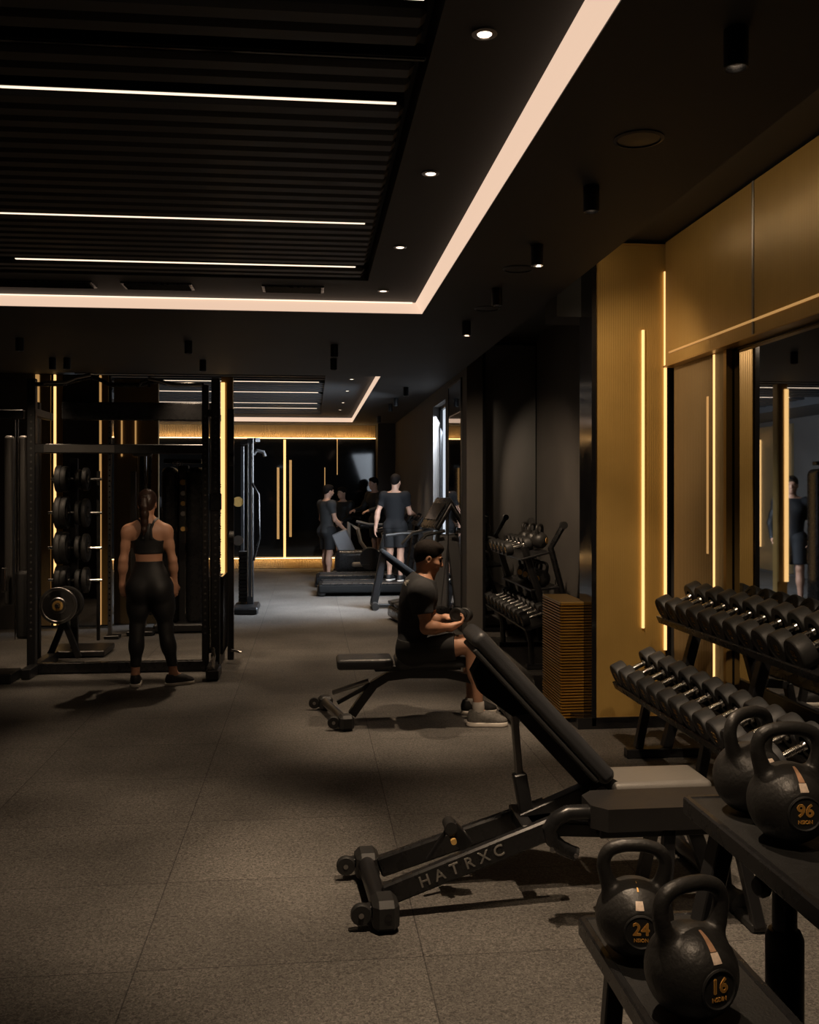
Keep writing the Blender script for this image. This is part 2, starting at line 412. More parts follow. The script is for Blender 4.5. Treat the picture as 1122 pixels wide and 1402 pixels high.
t = thing('bronze_panel', 'bronze wall panel with glowing strips on the far left, seen only in the mirror', 'wall panel', (XL+.03, 18.4, 0))
MB().box((XL+.03, 18.4, 1.5), (.05, 1.9, 2.9), None, .002).build('panel', M['gold_dark'], t)
for yy in (17.6, 17.95, 18.7, 19.2): MB().box((XL+.065, yy, 1.6), (.02, .035, 2.2), None, .002).build('led_strip', M['led'], t)
# gold column -----------------------------------------------------------
t = thing('gold_column', 'tall bronze glass column with two glowing vertical strips beside the dumbbell rack', 'column', (2.24, 6.5, 0))
GX0, GX1, GYF = 1.975, 2.475, 6.41
MB().box(((GX0+GX1)/2, GYF+.13, 1.72), (GX1-GX0, .24, 3.30), None, .003).build('glass_panel', M['gold'], t)
MB().box((GX0-.02, GYF+.14, 1.7), (.035, .3, 3.36), None, .003).build('side_trim', M['gloss'], t)
MB().box((GX1+.012, GYF+.16, 1.7), (.02, .3, 3.36), None, .003).build('side_trim', M['gloss'], t)
a = onY(881, 452, GYF-.006); b = onY(881, 860, GYF-.006)
MB().cyl(b, a, .011, seg=10).build('led_strip', M['led'], t)
a = onY(911.5, 372, GYF-.006); b = onY(911.5, 890, GYF-.006)
MB().cyl(b, a, .011, seg=10).build('led_strip', M['led'], t)
MB().box(((GX0+GX1)/2, GYF+.005, .075), (GX1-GX0, .012, .012), None, .002).build('base_trim', M['gold_plain'], t)
MB().box(((GX0+GX1)/2, GYF+.003, 3.365), (GX1-GX0, .014, .014), None, .002).build('top_trim', M['gold_plain'], t)
struct('pillar', slab(XP, XR, 6.66, 7.0, 2.9, ZS), M['ceil'])
# gold side panel & bulkhead on the right wall
t = thing('gold_side_panel', 'brown bronze glass wall panel with one glowing strip between column and mirror', 'wall panel', (XR-.03, 5.95, .1))
MB().box((XR-.028, 5.96, 1.31), (.04, .80, 2.42), None, .002).build('glass_panel', M['gold_dark'], t)
MB().cyl((XR-.045, 5.70, .25), (XR-.045, 5.70, 2.50), .012, seg=10).build('led_strip', M['led'], t)
MB().box((XR-.045, 5.80, 1.75), (.012, .03, 1.0), None, .002).build('inner_strip', M['led_soft'], t)
MB().box((XR-.032, 5.53, 1.31), (.05, .04, 2.42), None, .002).build('edge_trim', M['gold_plain'], t)
t = thing('gold_bulkhead', 'bronze glass bulkhead running above the mirror on the right wall', 'bulkhead', (XR-.06, 3.0, 2.5))
for y0, y1 in ((5.08, 6.39), (3.6, 5.06), (2.1, 3.58)):
    MB().box((XR-.055, (y0+y1)/2, 2.95), (.09, y1-y0, .86), None, .003).build('glass_panel', M['gold'], t)
for yj in (5.07, 3.59): MB().box((XR-.10, yj, 2.95), (.012, .02, .86), None, .002).build('joint_trim', M['steel'], t)
MB().box((XR-.106, 4.2, 2.60), (.012, 4.2, .012), None, .002).build('led_line', M['led_soft'], t)
MB().box((XR-.065, 4.25, 2.512), (.11, 4.28, .012), None, .002).build('bottom_trim', M['gold_plain'], t)

# cove lights -------------------------------------------------------------
t = thing('cove_light', 'wide warm cove strip edging the near ceiling tray', 'light strip', (CX, CY, ZC))
MB().prism([(CX-.002, ZC+.004), (CX-.002, ZC+.09), (CX-.055, ZC+.09)], (0, (YF+CY)/2, 0), (1, 0, 0), (0, 0, 1), CY-YF).build('diffuser', M['cove'], t)
MB().box(((XL+CX)/2, CY-.008, ZC+.047), (CX-XL, .014, .085), None, .001).build('diffuser', M['cove'], t)
MB().box(((XL+CX)/2-.03, CY-.02, ZC+.087), (CX-XL-.1, .01, .008), None, .001).build('bright_edge', M['linear'], t)
t = thing('cove_light', 'distant cove strip edging the far ceiling tray', 'light strip', (FX, FY1, ZC))
MB().box((FX-.008, (FY0+FY1)/2, ZC+.047), (.014, FY1-FY0, .085), None, .001).build('diffuser', M['cove'], t)
MB().box(((FXL+FX)/2, FY1-.008, ZC+.047), (FX-FXL, .014, .085), None, .001).build('diffuser', M['cove'], t)
# linear lights -----------------------------------------------------------
def linear(y, x0, x1, label, lit=True, w=.014):
    t = thing('linear_light', label, 'ceiling light', ((x0+x1)/2, y, 3.15), 0, 'linear ceiling lights')
    MB().box(((x0+x1)/2, y, 3.18), (x1-x0+.01, w+.014, .05), None, .002).build('housing', M['black'], t)
    MB().box(((x0+x1)/2, y, 3.1535), (x1-x0, w, .006), None, .001).build('lamp', M['linear'] if lit else M['gloss'], t)
linear(LY[0], -3.6, .347, 'nearest lit linear ceiling light cut by the top edge')
linear(3.29, -3.6, .398, 'unlit dark linear ceiling fitting between the two nearest lit ones', False)
linear(LY[1], -3.6, .332, 'second lit linear ceiling light, the first one wholly in view')
linear(LY[2], -3.6, .306, 'third lit thin linear ceiling light')
linear(LY[3], -1.9, .302, 'fourth and farthest short linear light in the near tray', True, .02)
for i, (yy, lb) in enumerate(zip(FL, ('nearest linear light in the distant ceiling tray', 'second linear light in the distant ceiling tray', 'third linear light in the distant ceiling tray', 'farthest linear light in the distant ceiling tray'))):
    linear(yy, -2.6, .12, lb, True, .03 if i != 2 else .02)

# lamps -------------------------------------------------------------------
def spot(loc, target, power, size=60, blend=.7, rad=.04, col=(1, .74, .5), name='lamp'):
    l = bpy.data.lights.new(name, 'SPOT'); l.energy = power; l.spot_size = math.radians(size); l.spot_blend = blend; l.color = col; l.shadow_soft_size = rad
    o = bpy.data.objects.new(name, l); COL.objects.link(o); o.location = loc
    o.rotation_euler = (V(target)-V(loc)).to_track_quat('-Z', 'Y').to_euler(); return o
def area(loc, target, power, sx, sy, col=(1, .8, .6), name='lamp', spread=180):
    l = bpy.data.lights.new(name, 'AREA'); l.energy = power; l.shape = 'RECTANGLE'; l.size = sx; l.size_y = sy; l.color = col; l.spread = math.radians(spread)
    o = bpy.data.objects.new(name, l); COL.objects.link(o); o.location = loc
    o.rotation_euler = (V(target)-V(loc)).to_track_quat('-Z', 'Y').to_euler(); return o
def cyl_spot():
    t = thing('ceiling_spotlight', '', 'ceiling spotlight', (0, 0, 0), 0, 'black cylinder ceiling spotlights')
    MB().lathe([(.033, 0), (.0365, -.003), (.0365, -.118), (.034, -.12), (.030, -.118), (.026, -.09)], (0, 0, 0), (0, 0, 1), 24).build('housing', M['black'], t)
    MB().lathe([(.032, -.1195), (.026, -.1), (.012, -.092), (.001, -.092)], (0, 0, 0), (0, 0, 1), 20, False).build('reflector', M['steel'], t)
    MB().cyl((0, 0, -.100), (0, 0, -.094), .011, seg=12).build('lens', M['lens'], t)
    return t
sp0 = cyl_spot(); first = True
def cspot(x, y, label, tgt=None, power=0, size=55):
    global first
    o = sp0 if first else dup(sp0, (x, y, ZC)); first = False
    o.location = (x, y, ZC); o['label'] = label
    if power: spot((x, y, ZC-.125), tgt or (x, y, 0), power, size, .8)
row = [(2.76, 'nearest and largest'), (4.25, 'second'), (5.3, 'third'), (6.47, 'fourth'), (7.75, 'fifth'), (12.75, 'sixth'), (14.27, 'seventh'), (15.25, 'eighth'), (17.8, 'ninth and farthest')]
SPW = {2.76: 170, 4.25: 210, 5.3: 95, 6.47: 170, 7.75: 240, 12.75: 170, 14.27: 130, 15.25: 60, 17.8: 60}
SPS = {4.25: 38, 5.3: 66, 6.47: 46, 7.75: 74}
for yy, od in row:
    tg = {2.76: (1.95, 4.35, .5), 4.25: (1.9, 6.5, .55), 5.3: (2.3, 6.4, 2.25), 6.47: (.8, 6.6, 0), 7.75: (1.95, 10.2, .9)}.get(yy, (1.0, yy, 0))
    cspot(1.285, yy, od+' black cylinder spotlight in the row right of the cove', tg, SPW[yy], SPS.get(yy, 62))
for (x, y, lb, pw, tg) in ((-1.134, 9.045, 'black cylinder spotlight on the soffit above the rack, left of centre', 110, (-1.3, 8.7, 0)), (-1.143, 10.34, 'cylinder spotlight behind the one above the rack', 70, (-1.2, 10.6, 0)),
        (.23, 9.126, 'cylinder spotlight on the soffit left of the dark pier', 110, (.2, 9.2, 0)), (.246, 10.084, 'cylinder spotlight behind the one left of the dark pier', 80, (.3, 10.6, 0)),
        (-2.652, 9.033, 'leftmost cylinder spotlight on the soffit, at the frame edge', 70, (-2.4, 9.3, .6)), (-2.70, 10.336, 'left one of two close spotlights above the gold strips', 60, (-2.6, 10.6, 0)), (-2.548, 10.321, 'right one of two close spotlights above the gold strips', 0, None)):
    cspot(x, y, lb, tg, pw, 70)
def downlight(x, y, label, power, tgt, size=75):
    t = thing('downlight', label, 'recessed downlight', (x, y, 3.14), 0, 'recessed downlights')
    MB().lathe([(.026, .002), (.040, .002), (.042, -.004), (.026, -.006)], (x, y, 3.14), (0, 0, 1), 24, False).build('trim_ring', M['steel'], t)
    MB().cyl((x, y, 3.136), (x, y, 3.1405), .024, seg=16).build('lens', M['lens'], t)
    spot((x, y, 3.125), tgt, power, size, .9, .04)
downlight(.562, 4.418, 'nearest round recessed downlight beside the cove strip', 300, (-.85, 4.35, 0), 48)
downlight(.546, 5.774, 'middle round recessed downlight beside the cove strip', 200, (-1.36, 8.22, 1.25), 32)
downlight(.541, 7.051, 'farthest round recessed downlight beside the cove strip', 150, (.48, 6.9, .4), 46)
downlight(.565, 3.05, 'recessed downlight above the weight bench, over the top edge of view', 300, (.9, 3.3, 0), 68)
downlight(.57, 1.35, 'recessed downlight above the kettlebell stand, out of view', 120, (1.08, 2.4, .5), 40)  # added lamp, so the kettlebell numbers catch light from the front
downlight(-2.9, 5.2, 'recessed downlight on the far left, out of view', 190, (-.9, 6.3, 0), 44)  # no fitting in view here; added for a light pool on the floor
downlight(-2.9, 6.3, 'recessed downlight on the far left nearer the rack, out of view', 110, (-2.1, 9.0, 1.1), 44)  # added fitting out of view, throws light on the rack's front faces
for i, (px, py) in enumerate(((487, 519), (471, 535), (466, 551), (462, 561))):
    p = onZ(px, py, 3.14); p.x = min(p.x, .7)
    if p.y < 19: downlight(.55, p.y, ('nearest', 'second', 'third', 'farthest')[i]+' downlight in the distant ceiling tray', 60, (.2, p.y, 0), 80)
for x, y, lb in ((1.30, 3.66, 'nearest round ceiling speaker grille'), (1.305, 5.88, 'middle round ceiling speaker grille'), (1.35, 7.18, 'farthest round ceiling speaker grille')):
    t = thing('ceiling_speaker', lb, 'ceiling speaker', (x, y, ZC), 0, 'round ceiling speakers')
    MB().lathe([(.085, .0), (.098, 0), (.1, -.004), (.086, -.008)], (x, y, ZC), (0, 0, 1), 32, False).build('rim', M['black'], t)
    MB().lathe([(.086, -.003), (.001, -.006)], (x, y, ZC), (0, 0, 1), 32, False).build('grille', M['fin'], t)
# air vent in the near tray (far end)
for (x0, x1, lb) in ((-2.3, -1.55, 'left air vent recessed in front of the far cove strip'), (-1.35, -.85, 'middle air vent recessed in front of the far cove strip'), (-.35, .1, 'right air vent recessed in front of the far cove strip')):
    t = thing('air_vent', lb, 'air vent', ((x0+x1)/2, 7.05, 3.142), 0, 'air vents')
    MB().box(((x0+x1)/2, 7.05, 3.137), (x1-x0, .2, .012), None, .003).build('frame', M['satin'], t)
    g = MB()
    for k in range(6): g.box(((x0+x1)/2, 6.975+k*.03, 3.13), (x1-x0-.04, .012, .012), rotm(.5), .001)
    g.build('grille', M['gloss'], t)
t = thing('added_wall_washer', 'warm wall washer hidden in the ceiling slot above the gold bulkhead', 'light strip', (1.80, 4.2, ZS))  # unseen strip lamp, added because the bulkhead stayed too dark
MB().box((1.80, 4.2, ZS-.02), (.05, 4.2, .035), None, .004).build('housing', M['black'], t)
area((1.81, 4.2, ZS-.045), (2.5, 4.2, 2.75), 5.5, 4.2, .03, (1, .74, .46))
# band lights on the far wall
area((-1.385, YB-.17, 2.76), (-1.385, YB-.04, 2.93), 9, 5.4, .02, (1, .66, .32))
area((-1.385, YB-.17, .235), (-1.385, YB-.04, .10), 7, 5.4, .02, (1, .66, .32))
# daylight through the window
area((XP+.10, (WY0+WY1)/2, 1.8), (XP-3, 15.0, .2), 300, 1.1, 2.0, (.78, .88, 1.0), 'lamp', 116)

# gold lit partition on the left ---------------------------------------
PY = 11.75
def xat(px, y): return onY(px, 700, y).x
t = thing('mirror_partition', 'mirrored partition with glowing gold edge strips behind the plate tree', 'partition', (-2.85, PY, 0))
x0, x1 = xat(48, PY), xat(151, PY)
MB().box(((x0+x1)/2, PY+.06, 1.53), (x1-x0, .1, 3.03), None, .002).build('core', M['gloss'], t)
MB().box(((xat(87, PY)+xat(136, PY))/2, PY+.004, 1.53), (xat(136, PY)-xat(87, PY), .01, 3.0), None, .001).build('mirror_pane', M['dmirror'], t)
for (a, b, m) in ((49, 54, 'led_soft'), (56, 70, 'gold_dark'), (74, 77, 'led'), (77.5, 86, 'gold_plain'), (136.5, 139, 'led_soft'), (139.5, 149, 'gold_plain')):
    MB().box(((xat(a, PY)+xat(b, PY))/2, PY-.006, 1.54), (xat(b, PY)-xat(a, PY), .03 if 'led' in m else .02, 3.0), None, .002).build('gold_strip' if 'gold' in m else 'led_strip', M[m], t)
struct('wall_left_stub', slab(XL, x0-.01, PY, PY+.12, 0, ZC), M['plaster'])
t = thing('bronze_panel', 'dark bronze wall panel with faint glints behind the woman', 'partition', (-2.1, PY+.3, 0))
x0, x1 = xat(156, PY+.3), xat(217, PY+.3)
MB().box(((x0+x1)/2, PY+.34, 1.52), (x1-x0, .08, 3.03), None, .002).build('panel', M['gold_dark'], t)
for (a, b) in ((166, 168), (185, 187)): MB().box(((xat(a, PY+.3)+xat(b, PY+.3))/2, PY+.29, 2.35), (xat(b, PY)-xat(a, PY), .02, .55), None, .002).build('led_strip', M['led_soft'], t)  # glowing strips put in for gold reflections on the panel, not lamps
t = thing('gold_post', 'freestanding glowing gold post behind the right rack tower', 'post', (-1.0, PY, 0))
x0, x1 = xat(303, PY), xat(319, PY)
MB().box(((x0+x1)/2, PY+.07, 1.52), (x1-x0, .12, 3.04), None, .003).build('post', M['gold_plain'], t)
MB().box((x0+.02, PY-.002, 1.72), (.05, .02, 2.5), None, .002).build('led_strip', M['led'], t)
MB().box((x1-.04, PY-.002, 1.72), (.07, .015, 2.5), None, .002).build('gold_strip', M['gold_plain'], t)
# =================================================================== EQUIPMENT
# ---------------------------------------------------------- SDF surface nets
class SDF:
    def __init__(s): s.p = []
    def c(s, a, b, ra, rb=None, k=.02, neg=False): s.p.append(('c', np.array(a, float), np.array(b, float), ra, ra if rb is None else rb, k, neg)); return s
    def e(s, c, r, R=None, k=.02, neg=False):
        s.p.append(('e', np.array(c, float), np.array(r, float), np.array(R if R is not None else np.eye(3), float), k, neg)); return s
    def g(s, sub, clips=(), k=.01): s.p.append(('g', sub, clips, k, False)); return s
    def bounds(s):
        lo = np.full(3, 1e9); hi = -lo
        for p in s.p:
            if p[-1]: continue
            if p[0] == 'c':
                r = max(p[3], p[4]); lo = np.minimum(lo, np.minimum(p[1], p[2])-r); hi = np.maximum(hi, np.maximum(p[1], p[2])+r)
            elif p[0] == 'e':
                ext = np.sqrt(((p[3]*p[2][None, :])**2).sum(1)); lo = np.minimum(lo, p[1]-ext); hi = np.maximum(hi, p[1]+ext)
            else:
                a, b = p[1].bounds(); lo = np.minimum(lo, a); hi = np.maximum(hi, b)
        return lo, hi
    def evalg(s, ax):
        sh = tuple(len(a) for a in ax); g = np.full(sh, 1.0, np.float32)
        for p in s.p:
            neg = p[-1]
            if p[0] == 'g':
                d = p[1].evalg(ax)
                for (q, n) in p[2]:
                    n = np.array(n, float); n = n/np.linalg.norm(n); q = np.array(q, float)
                    pl = ((ax[0]-q[0])*n[0])[:, None, None]+((ax[1]-q[1])*n[1])[None, :, None]+((ax[2]-q[2])*n[2])[None, None, :]
                    d = np.maximum(d, pl.astype(np.float32))
                k = p[3]; h = np.maximum(k-np.abs(g-d), 0)/k; g = np.minimum(g, d)-h*h*k*.25; continue
            if p[0] == 'c':
                r = max(p[3], p[4]); lo = np.minimum(p[1], p[2])-r; hi = np.maximum(p[1], p[2])+r; k = p[5]
            else:
                ext = np.sqrt(((p[3]*p[2][None, :])**2).sum(1)); lo = p[1]-ext; hi = p[1]+ext; k = p[4]
            pad = k+.03; sl = []
            for i in range(3):
                a = np.searchsorted(ax[i], lo[i]-pad); b = np.searchsorted(ax[i], hi[i]+pad); sl.append(slice(a, b))
            if any(x.stop <= x.start for x in sl): continue
            X = ax[0][sl[0]][:, None, None]; Y = ax[1][sl[1]][None, :, None]; Z = ax[2][sl[2]][None, None, :]
            if p[0] == 'c':
                a, b = p[1], p[2]; ab = b-a; L2 = max(ab.dot(ab), 1e-9)
                t = np.clip(((X-a[0])*ab[0]+(Y-a[1])*ab[1]+(Z-a[2])*ab[2])/L2, 0, 1)
                d = np.sqrt((X-a[0]-t*ab[0])**2+(Y-a[1]-t*ab[1])**2+(Z-a[2]-t*ab[2])**2)-(p[3]+t*(p[4]-p[3]))
            else:
                R = p[3]; q = [(X-p[1][0])*R[0, i]+(Y-p[1][1])*R[1, i]+(Z-p[1][2])*R[2, i] for i in range(3)]
                k0 = np.sqrt(sum((q[i]/p[2][i])**2 for i in range(3))); k1 = np.sqrt(sum((q[i]/p[2][i]**2)**2 for i in range(3)))
                d = k0*(k0-1)/np.maximum(k1, 1e-6)
            d = d.astype(np.float32); old = g[tuple(sl)]
            if neg: d = -d; h = np.maximum(k-np.abs(old-d), 0)/k; g[tuple(sl)] = np.maximum(old, d)+h*h*k*.25
            else: h = np.maximum(k-np.abs(old-d), 0)/k; g[tuple(sl)] = np.minimum(old, d)-h*h*k*.25
        return g
    def mesh(s, h, clips=()):
        lo, hi = s.bounds(); ax = [np.arange(lo[i]-3*h, hi[i]+4*h, h) for i in range(3)]
        g = s.evalg(ax)
        for (q, n) in clips:
            n = np.array(n, float); n = n/np.linalg.norm(n)
            pl = ((ax[0]-q[0])*n[0])[:, None, None]+((ax[1]-q[1])*n[1])[None, :, None]+((ax[2]-q[2])*n[2])[None, None, :]
            g = np.maximum(g, pl.astype(np.float32))
        return surfnet(g, ax, h)
def surfnet(g, ax, h):
    ins = g < 0
    n = [x-1 for x in g.shape]
    cnt = np.zeros(n, np.int8)
    cor = [(i, j, k) for i in (0, 1) for j in (0, 1) for k in (0, 1)]
    for (i, j, k) in cor: cnt += ins[i:i+n[0], j:j+n[1], k:k+n[2]]
    I, J, K = np.nonzero((cnt > 0) & (cnt < 8)); m = len(I)
    vals = {c_: g[I+c_[0], J+c_[1], K+c_[2]] for c_ in cor}
    acc = np.zeros((m, 3)); w = np.zeros(m)
    for a in cor:
        for d in range(3):
            if a[d]: continue
            b = list(a); b[d] = 1; b = tuple(b); va, vb = vals[a], vals[b]; cr = (va < 0) != (vb < 0)
            t = np.where(cr, va/np.where(va == vb, 1, va-vb), 0)
            p = np.array(a, float)[None, :].repeat(m, 0); p[:, d] = t
            acc += p*cr[:, None]; w += cr
    P = acc/w[:, None]+np.stack([I, J, K], 1)
    P = P*h+np.array([ax[0][0], ax[1][0], ax[2][0]])
    idx = np.full(n, -1, np.int32); idx[I, J, K] = np.arange(m)
    F = []
    for d in range(3):
        e, f = [(1, 2), (2, 0), (0, 1)][d]
        A = [slice(None)]*3; B = [slice(None)]*3; A[d] = slice(0, -1); B[d] = slice(1, None)
        a, b = ins[tuple(A)], ins[tuple(B)]; ch = np.argwhere(a != b)
        ok = (ch[:, e] > 0) & (ch[:, f] > 0) & (ch[:, e] < n[e]) & (ch[:, f] < n[f]) & (ch[:, d] < n[d])
        ch = ch[ok]; sgn = a[ch[:, 0], ch[:, 1], ch[:, 2]]
        def at(de, df):
            c = ch.copy(); c[:, e] += de; c[:, f] += df; return idx[c[:, 0], c[:, 1], c[:, 2]]
        q = np.stack([at(-1, -1), at(0, -1), at(0, 0), at(-1, 0)], 1)
        q[~sgn] = q[~sgn][:, ::-1]; F.append(q)
    F = np.concatenate(F); F = F[(F >= 0).all(1)]
    return P, F
def np_obj(name, P, F, m, parent=None, smooth=2):
    if smooth:                                             # light Laplacian polish
        e = np.concatenate([F[:, [0, 1]], F[:, [1, 2]], F[:, [2, 3]], F[:, [3, 0]]]); e = np.concatenate([e, e[:, ::-1]])
        for _ in range(smooth):
            S = np.zeros_like(P); c = np.zeros(len(P)); np.add.at(S, e[:, 0], P[e[:, 1]]); np.add.at(c, e[:, 0], 1); P = P*.5+.5*S/np.maximum(c, 1)[:, None]
    if parent is not None:
        inv = np.array(world_of(parent).inverted()); P = P@inv[:3, :3].T+inv[:3, 3]
    me = bpy.data.meshes.new(name)
    me.vertices.add(len(P)); me.vertices.foreach_set('co', P.astype(np.float32).ravel())
    me.loops.add(len(F)*4); me.loops.foreach_set('vertex_index', F.astype(np.int32).ravel())
    me.polygons.add(len(F)); me.polygons.foreach_set('loop_start', np.arange(len(F), dtype=np.int32)*4)
    me.update(calc_edges=True); me.validate(); fin(me, m, 0)
    me.polygons.foreach_set('use_smooth', [True]*len(me.polygons))
    return link(name, me, parent)
def sdf_obj(name, s, h, m, parent=None, clips=(), smooth=2):
    P, F = s.mesh(h, clips); return np_obj(name, P, F, m, parent, smooth)

# ---------------------------------------------------------- kettlebells
def lerp1(a, b, t): return a+(b-a)*t
def catmull(P, i, t):
    p = [np.array(P[max(0, min(len(P)-1, i+k))], float) for k in (-1, 0, 1, 2)]
    return .5*((2*p[1])+(p[2]-p[0])*t+(2*p[0]-5*p[1]+4*p[2]-p[3])*t*t+(3*p[1]-p[0]-3*p[2]+p[3])*t**3)
def kettlebell_mesh():
    s = SDF(); s.e((0, 0, .098), (.1, .1, .1), k=.02)
    pts = [(-.058, 0, .16), (-.074, 0, .205), (-.079, 0, .24), (-.066, 0, .268), (-.035, 0, .281), (0, 0, .284), (.035, 0, .281), (.066, 0, .268), (.079, 0, .24), (.074, 0, .205), (.058, 0, .16)]
    rr = [.024, .019, .0175, .0175, .017, .017, .017, .0175, .0175, .019, .024]
    from_ = []
    for i in range(len(pts)-1):
        for u in range(6): from_.append((catmull(pts, i, u/6), lerp1(rr[i], rr[i+1], u/6)))
    from_.append((pts[-1], rr[-1])); hd = SDF()
    for (a, r0), (b, r1) in zip(from_, from_[1:]): hd.c(a, b, r0, r1, .0005)
    s.g(hd, [], .016)
    return s.mesh(.0032, [((0, 0, .004), (0, 0, -1)), ((0, -.0900, .1), (0, -1, 0))])
KB = kettlebell_mesh()
def sphere_patch(mb, a0, a1, e0, e1, r=.1015, c=(0, 0, .098), n=6):
    vs = []; fs = []
    for i in range(n+1):
        for j in range(n+1):
            a = math.radians(a0+(a1-a0)*i/n); e = math.radians(e0+(e1-e0)*j/n)
            vs.append((c[0]+r*math.cos(e)*math.sin(a), c[1]-r*math.cos(e)*math.cos(a), c[2]+r*math.sin(e)))
    for i in range(n):
        for j in range(n): fs.append((i*(n+1)+j, (i+1)*(n+1)+j, (i+1)*(n+1)+j+1, i*(n+1)+j+1))
    return mb.add(vs, fs)
def kettlebell(loc, rz, num, label, s=1.0, small='NSON', strip=1):
    t = thing('kettlebell', label, 'kettlebell', (0, 0, 0), 0, 'kettlebells on the foreground stand')
    P, F = KB; np_obj('body', P*1.0, F, M['iron'], t, 1)
    b = MB().lathe([(.034, -.003), (.0425, -.003), (.0435, .003), (.040, .005), (.037, .0025), (.001, .0025)], (0, -.0900, .098), (0, -1, 0), 32, False).build('badge', M['rubber'], t)
    n = MB(); text_on(n, num, .043, (0, -.0932, .105), (1, 0, 0), (0, 0, 1), .0012); text_on(n, small, .0120, (0, -.0932, .0785), (1, 0, 0), (0, 0, 1), .0003)
    n.build('number_print', M['orange'], b, 0)
    st = MB()
    if strip == 1:
        sphere_patch(st, -5, 7, 44, 74); st.build('sticker', M['sticker'], t)
        sphere_patch(MB(), -6, 8, 30, 43).build('sticker', M['pale_sticker'], t)
    elif strip == 2:
        sphere_patch(st, -8, 6, 31, 44); st.build('sticker', M['pale_sticker'], t)
        sphere_patch(MB(), -3, 2, 58, 66).build('mark', M['orange'], t); sphere_patch(MB(), -2, 2, 74, 79).build('mark', M['orange'], t)
    t.location = loc; t.rotation_euler = (0, 0, rz); t.scale = (s, s, s); return t
ZL, ZUP = .443, .75
kettlebell((.840, 2.398, ZL+.001), math.radians(-9), '24', 'black kettlebell numbered 24 at the far end of the lower shelf', 1.0, 'NSION', 2)
kettlebell((.873, 2.108, ZL+.001), math.radians(15), '16', 'black kettlebell numbered 16 on the lower shelf, nearest of all', 1.06, 'NSDIN', 1)
kettlebell((1.222, 2.325, ZUP+.001), math.radians(-3), '96', 'black kettlebell numbered 96 on the upper shelf beside the right edge', 1.02, 'NSION', 1)
kettlebell((1.225, 2.55, ZUP+.001), math.radians(25), '20', 'black kettlebell at the far corner of the upper shelf, badge hidden', .98, 'NSION', 2)
kettlebell((1.42, 2.04, ZUP+.001), math.radians(5), '32', 'black kettlebell on the upper shelf cut off by the right frame edge', 1.0, 'NSION', 1)

# kettlebell stand
t = thing('kettlebell_stand', 'two-tier black shelf stand holding kettlebells in the right foreground', 'stand', (1.1, 2.1, 0))
def tray(x0, x1, z, y0, y1, nm):
    MB().box(((x0+x1)/2, (y0+y1)/2, z-.012), (x1-x0-.02, y1-y0-.02, .022), None, .003).build(nm, M['shelf'], t)
    f = MB()
    for x in (x0, x1): f.box((x, (y0+y1)/2, z-.022), (.024, y1-y0, .052), None, .005)
    for y in (y0, y1): f.box(((x0+x1)/2, y, z-.022), (x1-x0, .024, .05), None, .005)
    f.build('shelf_frame', M['satin'], t)
tray(.765, 1.10, ZL, 1.2, 2.62, 'shelf'); tray(1.10, 1.60, ZUP, 1.2, 2.69, 'shelf')
for yy in (2.56, 1.3):
    MB().beam((1.16, yy, ZUP-.04), (1.00, yy, .03), .07, .05).build('leg', M['black'], t)
    MB().beam((1.54, yy, ZUP-.04), (1.54, yy, .03), .06, .05).build('leg', M['black'], t)
    MB().beam((.83, yy-.05, ZL-.04), (.80, yy-.05, .03), .05, .04).build('leg', M['black'], t)
    MB().box((1.17, yy-.02, .03), (.92, .07, .05), None, .006).build('foot_beam', M['black'], t)
MB().cyl((1.215, 2.33, .52), (1.215, 2.33, ZUP-.04), .031, seg=20).build('post', M['satin'], t)
MB().lathe([(.046, 0), (.048, .01), (.048, .44), (.040, .46), (.033, .462)], (1.215, 2.33, .06), (0, 0, 1), 20).build('post_sleeve', M['black'], t)
k = MB().cyl((1.215, 2.33, .64), (1.150, 2.31, .645), .012).build('knob_stem', M['steel'], t)
MB().lathe([(.016, 0), (.026, .008), (.028, .022), (.02, .034), (.001, .036)], (1.160, 2.313, .644), (-1, -.25, 0), 16).build('knob', M['rubber'], k)
MB().beam((1.04, 1.3, .36), (1.04, 2.55, .36), .04, .05).build('rail', M['black'], t)
MB().beam((1.15, 2.33, .30), (.84, 2.33, .30), .035, .03).build('rail', M['black'], t)

# ---------------------------------------------------------- dumbbells
def dumbbell_proto(name='dumbbell', r=.080, hl=.082, gap=.125, num=None, hexa=False, loc=(0, 0, 0), mat_head=None):
    t = thing(name, 'dumbbell', 'dumbbell', (0, 0, 0))
    mh = mat_head or M['rubber']
    hb = MB().lathe([(.0145, -gap/2-.005), (.0145, -gap/2+.012), (.0165, -gap*.22), (.017, 0), (.0165, gap*.22), (.0145, gap/2-.012), (.0145, gap/2+.005)], (0, 0, 0), (1, 0, 0), 14)
    for k in range(9): hb.lathe([(.0168, 0), (.0178, .002), (.0168, .004)], (-.034+k*.0078, 0, 0), (1, 0, 0), 14, False)
    for sg in (-1, 1): hb.cyl((sg*gap/2, 0, 0), (sg*(gap/2-.012), 0, 0), .023, .02, 14)
    hb.build('handle', M['chrome'], t)
    for sg in (-1, 1):
        h = MB().lathe([(r*.5, 0), (r*.90, 0), (r*.965, .003), (r, .010), (r, hl-.011), (r*.975, hl-.005), (r*.92, hl), (r*.66, hl), (r*.64, hl-.003), (.001, hl-.003)], (sg*gap/2, 0, 0), (sg, 0, 0), 28, False).build('head', mh, t, 22)
        n = MB(); x = sg*(gap/2+hl-.0015)
        if num: text_on(n, num, .042, (x, 0, .006), (0, -1 if sg < 0 else 1, 0), (0, 0, 1), .0006); text_on(n, 'KG', .014, (x, 0, -.024), (0, -1 if sg < 0 else 1, 0), (0, 0, 1))
        if num: n.build('number_print', M['goldprint'], h, 0)
    return t
